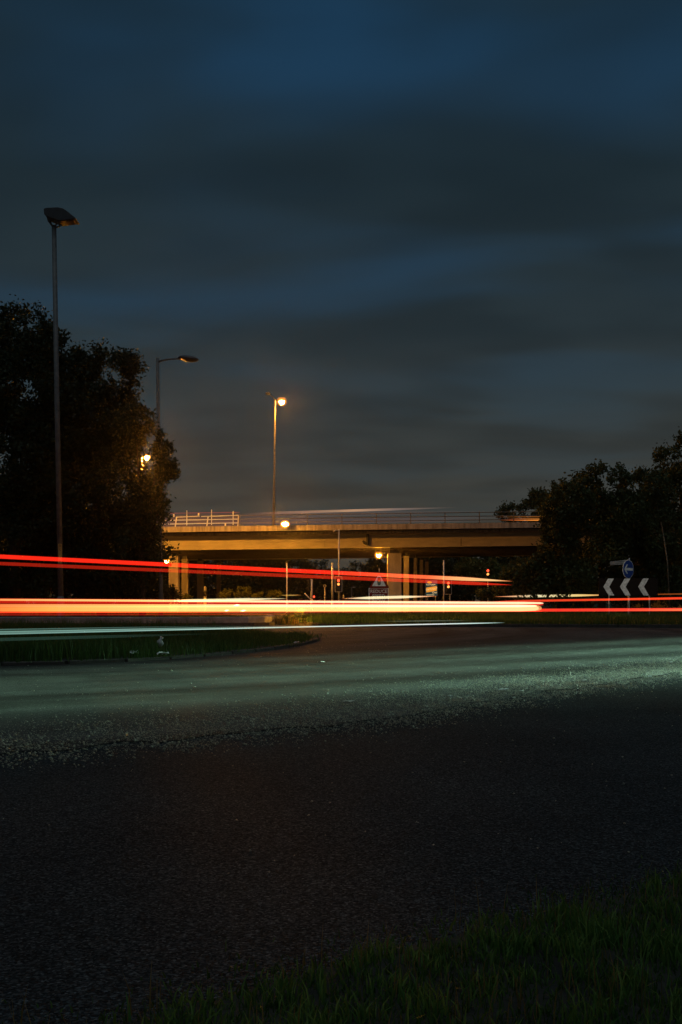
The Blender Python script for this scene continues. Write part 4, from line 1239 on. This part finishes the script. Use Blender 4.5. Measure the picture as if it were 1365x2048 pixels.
trail((-500, 1219.8), (1078, 1216.4), Ya - .1, Yb - .1, 6.5, 12, [(0, (1, .26, .05)), (.20, (.85, .20, .035)), (.30, (1.0, .46, .08)), (.42, (1.6, .66, .19)), (.6, (1.8, .72, .24)), (1, (1.6, .62, .30))], .75, 'broad yellow core of the bundle', (0, .014))
trail((-500, 1225.0), (1087, 1221.5), Ya, Yb, 5.5, 3.5, [(0, RED), (1, RED)], .8, 'red lower rim of the bundle', (0, .02))
trail((-500, 1230.2), (700, 1228), Ya, 40, 4.5, 3, [(0, (.30, .01, .004)), (.7, (.30, .01, .004)), (1, BLK)], .8, 'faint dark red streak below the bundle', (0, .2))
for (q, py, w, lab) in ((474, 1210.5, 14, 'small white flash in the upper bundle'), (454, 1221, 10, 'left small white flash in the lower bundle'), (487, 1221.3, 13, 'right small white flash in the lower bundle')):
    trail((q - w / 2, py + .8), (q + w / 2, py - .8), 37, 37, 3, 3, [(0, (1, .9, .7)), (1, (1, .9, .7))], 1.2, lab, (.4, .4), 10)
# --- second car's lamps leaving to the right
trail((905, 1221), (2100, 1216), 43, 34, 5.5, 7, [(0, RED), (.35, (1, .05, .03)), (.5, (1, .10, .05)), (.75, ORA), (1, ORA)], 1.0, 'lower red streak running out to the right', (.03, 0))
trail((1180, 1220.6), (2100, 1217), 41, 33.9, 2.4, 4, [(0, BLK), (.2, ORA), (1, YEL)], .7, 'orange core of the lower red streak on the right', (.3, 0))
trail((985, 1203), (2100, 1184), 43, 34, 3.8, 5, [(0, (.7, .03, .01)), (.25, (1, .07, .02)), (1, RED)], 1.0, 'upper red streak running out to the right', (.05, 0))
trail((988, 1193.4), (1236, 1189.6), 62, 60, 5.5, 4, [(0, ORA), (.35, PAL), (.7, YEL), (1, (1, .3, .06))], .9, 'short pale orange streak in front of the right hand bushes', (.35, .3))
trail((1230, 1189.8), (1500, 1186), 60, 58, 1.8, 2.2, [(0, (.2, .03, .005)), (1, (.5, .12, .02))], .8, 'thin dim orange streak continuing under the chevron board', (.05, 0))
trail((683, 1197.2), (876, 1192.2), 64, 62, 5.5, 5, [(0, (.6, .12, .02)), (.25, PAL), (.7, PAL), (1, ORA)], .95, 'short pale streak crossing the red warning sign', (.3, .35))
trail((300, 1202.5), (575, 1197), 66, 64, 5, 4.5, [(0, YEL), (.6, PAL), (1, PAL)], .9, 'short pale streak below the lamp lit shrubs', (.3, .3))
trail((560, 1190.8), (604, 1190.2), 70, 70, 2, 2, [(0, (.4, .2, .03)), (.4, (.6, .4, .1)), (1, (.3, .1, .02))], .8, 'tiny dim streak beside the bright plain pole', (.3, .3))
# --- headlamps coming towards the left
WH = (.60, .95, .86); GR = (.10, .22, .17)
HA, HB = (-700, 1281), (1010, 1245.3)
trail(HA, HB, 8.0, 15.0, 3.2, 2.0, [(0, (.09, .17, .15)), (.4, (.17, .31, .27)), (.62, (.7, .9, .8)), (.85, (.9, .98, .9)), (1, WH)], .8, 'thin white headlamp streak across the left island', (0, .05))
trail((-700, 1285), (700, 1251.8), 8.0, 13.4, 2.0, 1.2, [(0, GR), (.5, (.20, .36, .31)), (1, GR)], .9, 'second thin pale streak just under the headlamp streak', (0, .3))
trail((-700, 1277.5), (640, 1250.8), 8.0, 13.2, 1.6, 1.2, [(0, GR), (.6, (.25, .45, .38)), (1, BLK)], .9, 'third thin pale streak just above the headlamp streak', (0, .3))
trail((-700, 1274), (560, 1252.5), 8.1, 13.0, 9, 5, [(0, (.030, .06, .05)), (.5, (.026, .055, .045)), (1, BLK)], 1.0, 'faint green band above the headlamp streak', (0, .3))
trail((-700, 1270), (540, 1250), 8.1, 13.0, 1.6, 1.2, [(0, (.08, .15, .12)), (.5, (.06, .12, .10)), (1, BLK)], 1.0, 'faint green upper edge of the headlamp band', (0, .3))
trail((-700, 1298), (480, 1266), 7.9, 12.5, 9, 5, [(0, (.018, .036, .03)), (.6, (.012, .028, .022)), (1, BLK)], 1.0, 'faintest green band low over the island grass', (0, .3))
trail((740, 1243), (960, 1240.8), 16, 17, .9, .9, [(0, BLK), (.5, (.25, .3, .22)), (1, BLK)], .8, 'hairline streak above the end of the headlamp streak', (.2, .2))
# --- vehicles on the bridge
G_B = 'light streaks on the bridge'
DYb = BY + 3.0
trail((470, 1028), (930, 1014.5), DYb, DYb, 5, 4.5, [(0, BLK), (.25, (.16, .08, .05)), (.52, (.46, .24, .12)), (.7, (.16, .10, .08)), (1, BLK)], .9, 'pale streak rising above the bridge railing', (.2, .3), group=G_B)
trail((478, 1033), (1000, 1022), DYb, DYb, 10, 7, [(0, (.020, .010, .012)), (.5, (.030, .016, .016)), (1, BLK)], 1.0, 'dull pink band behind the top rail', (.02, .3), group=G_B)
trail((478, 1043), (1040, 1035), DYb, DYb, 11, 8, [(0, (.036, .012, .014)), (.6, (.028, .012, .014)), (1, BLK)], 1.0, 'dull pink band behind the lower rails', (.02, .3), group=G_B)
trail((478, 1048), (1040, 1041), DYb, DYb, 2, 2, [(0, (.06, .018, .014)), (.6, (.05, .018, .014)), (1, BLK)], 1.0, 'thin pink streak along the foot of the railing', (.02, .3), group=G_B)
trail((200, 1028.5), (480, 1024.6), DYb, DYb, 1.3, 1.3, [(0, (.3, .04, .02)), (1, (.26, .03, .015))], .9, 'thin red streak above the crooked railing', (0, .02), group=G_B)
for py, cc_ in ((1031, (.028, .008, .006)), (1039, (.045, .012, .008)), (1047, (.05, .013, .008))):
    trail((200, py + 4), (480, py), DYb, DYb, 9, 9, [(0, cc_), (1, cc_)], 1.0, {1031: 'upper', 1039: 'middle', 1047: 'lowest'}[py] + ' dull red band behind the crooked railing', (0, .02), group=G_B)
trail((975, 1039.5), (1800, 1037), DYb, DYb, 4.5, 5, [(0, BLK), (.06, (.5, .10, .02)), (.13, (1, .32, .04)), (.5, (1, .30, .04)), (1, ORA)], .9, 'orange streak on the bridge passing behind the right hand trees', (.08, 0), group=G_B)
trail((975, 1034), (1800, 1030), DYb, DYb, 1.5, 2, [(0, BLK), (.08, (.25, .08, .015)), (1, (.4, .12, .02))], .9, 'thin dim orange streak above the orange one', (.08, 0), group=G_B)

# thin night haze round everything, glowing about the lamps
hz = MB(); hz.box((0, 75, 14.7), (260, 260, 31.6)); hm = bpy.data.materials.new('night_haze'); hm.use_nodes = True
t = hm.node_tree; t.nodes.clear(); o_ = N(t, 'ShaderNodeOutputMaterial'); pv = N(t, 'ShaderNodeVolumePrincipled')
pv.inputs['Density'].default_value = 0.00012; pv.inputs['Anisotropy'].default_value = 0.93; pv.inputs['Color'].default_value = (.9, .9, .9, 1)
L(t, pv.outputs[0], o_.inputs['Volume'])
ho = hz.build('haze', hm); tag(ho, 'thin haze in the night air', None, None, 'stuff')

# the headlamps themselves at moments along their way through the exposure
def headlamp(x, y, z, aim, energy, size, col=(.52, 1.0, .73), soft=.1):
    ld = bpy.data.lights.new('headlamp', 'SPOT')
    ld.energy = energy; ld.color = col; ld.spot_size = R(size); ld.spot_blend = 1.0; ld.shadow_soft_size = soft
    lo = bpy.data.objects.new('headlamp', ld); COL.objects.link(lo)
    lo.location = (x, y, z)
    lo.rotation_euler = Vector(aim).normalized().to_track_quat('-Z', 'Y').to_euler()


for lane, wgt in enumerate((.85, .9, 1.0, .38)):
    x0, y0, x1, y1 = 15.0, 20.5 + 3.6 * lane, -5.5 - .6 * lane, 7.8 + 1.05 * lane
    for i in range(30):
        t = (i + .25 * lane) / 30
        headlamp(x0 + (x1 - x0) * t, y0 + (y1 - y0) * t, 1.0, (-.74, -.60, -.50), 245 * wgt * (1.0 - .74 * t) * (min(1, .45 + t) if lane == 0 else 1), 62, soft=.2)
# unseen spots added to brighten the chevron board and the warning sign
headlamp(11.0, 40.5, .7, (14.9 - 11.0, 52 - 40.5, 1.9 - .7), 640, 26, (1, .97, .85))
headlamp(2.0, 47, .7, (2.65 - 2.0, 70 - 47, 1.4 - .7), 2200, 12, (1, .9, .75))


# amber indicators flashing on the cars of the bundle
for q, yy_, e in ((606, 42.8, 130), (700, 43.2, 60), (820, 43.6, 25)):
    ld = bpy.data.lights.new('indicator_lamp', 'POINT'); ld.energy = e; ld.color = (1, .40, .03); ld.shadow_soft_size = .08
    lo = bpy.data.objects.new('indicator_lamp', ld); COL.objects.link(lo); lo.location = at(q, 1217, yy_)
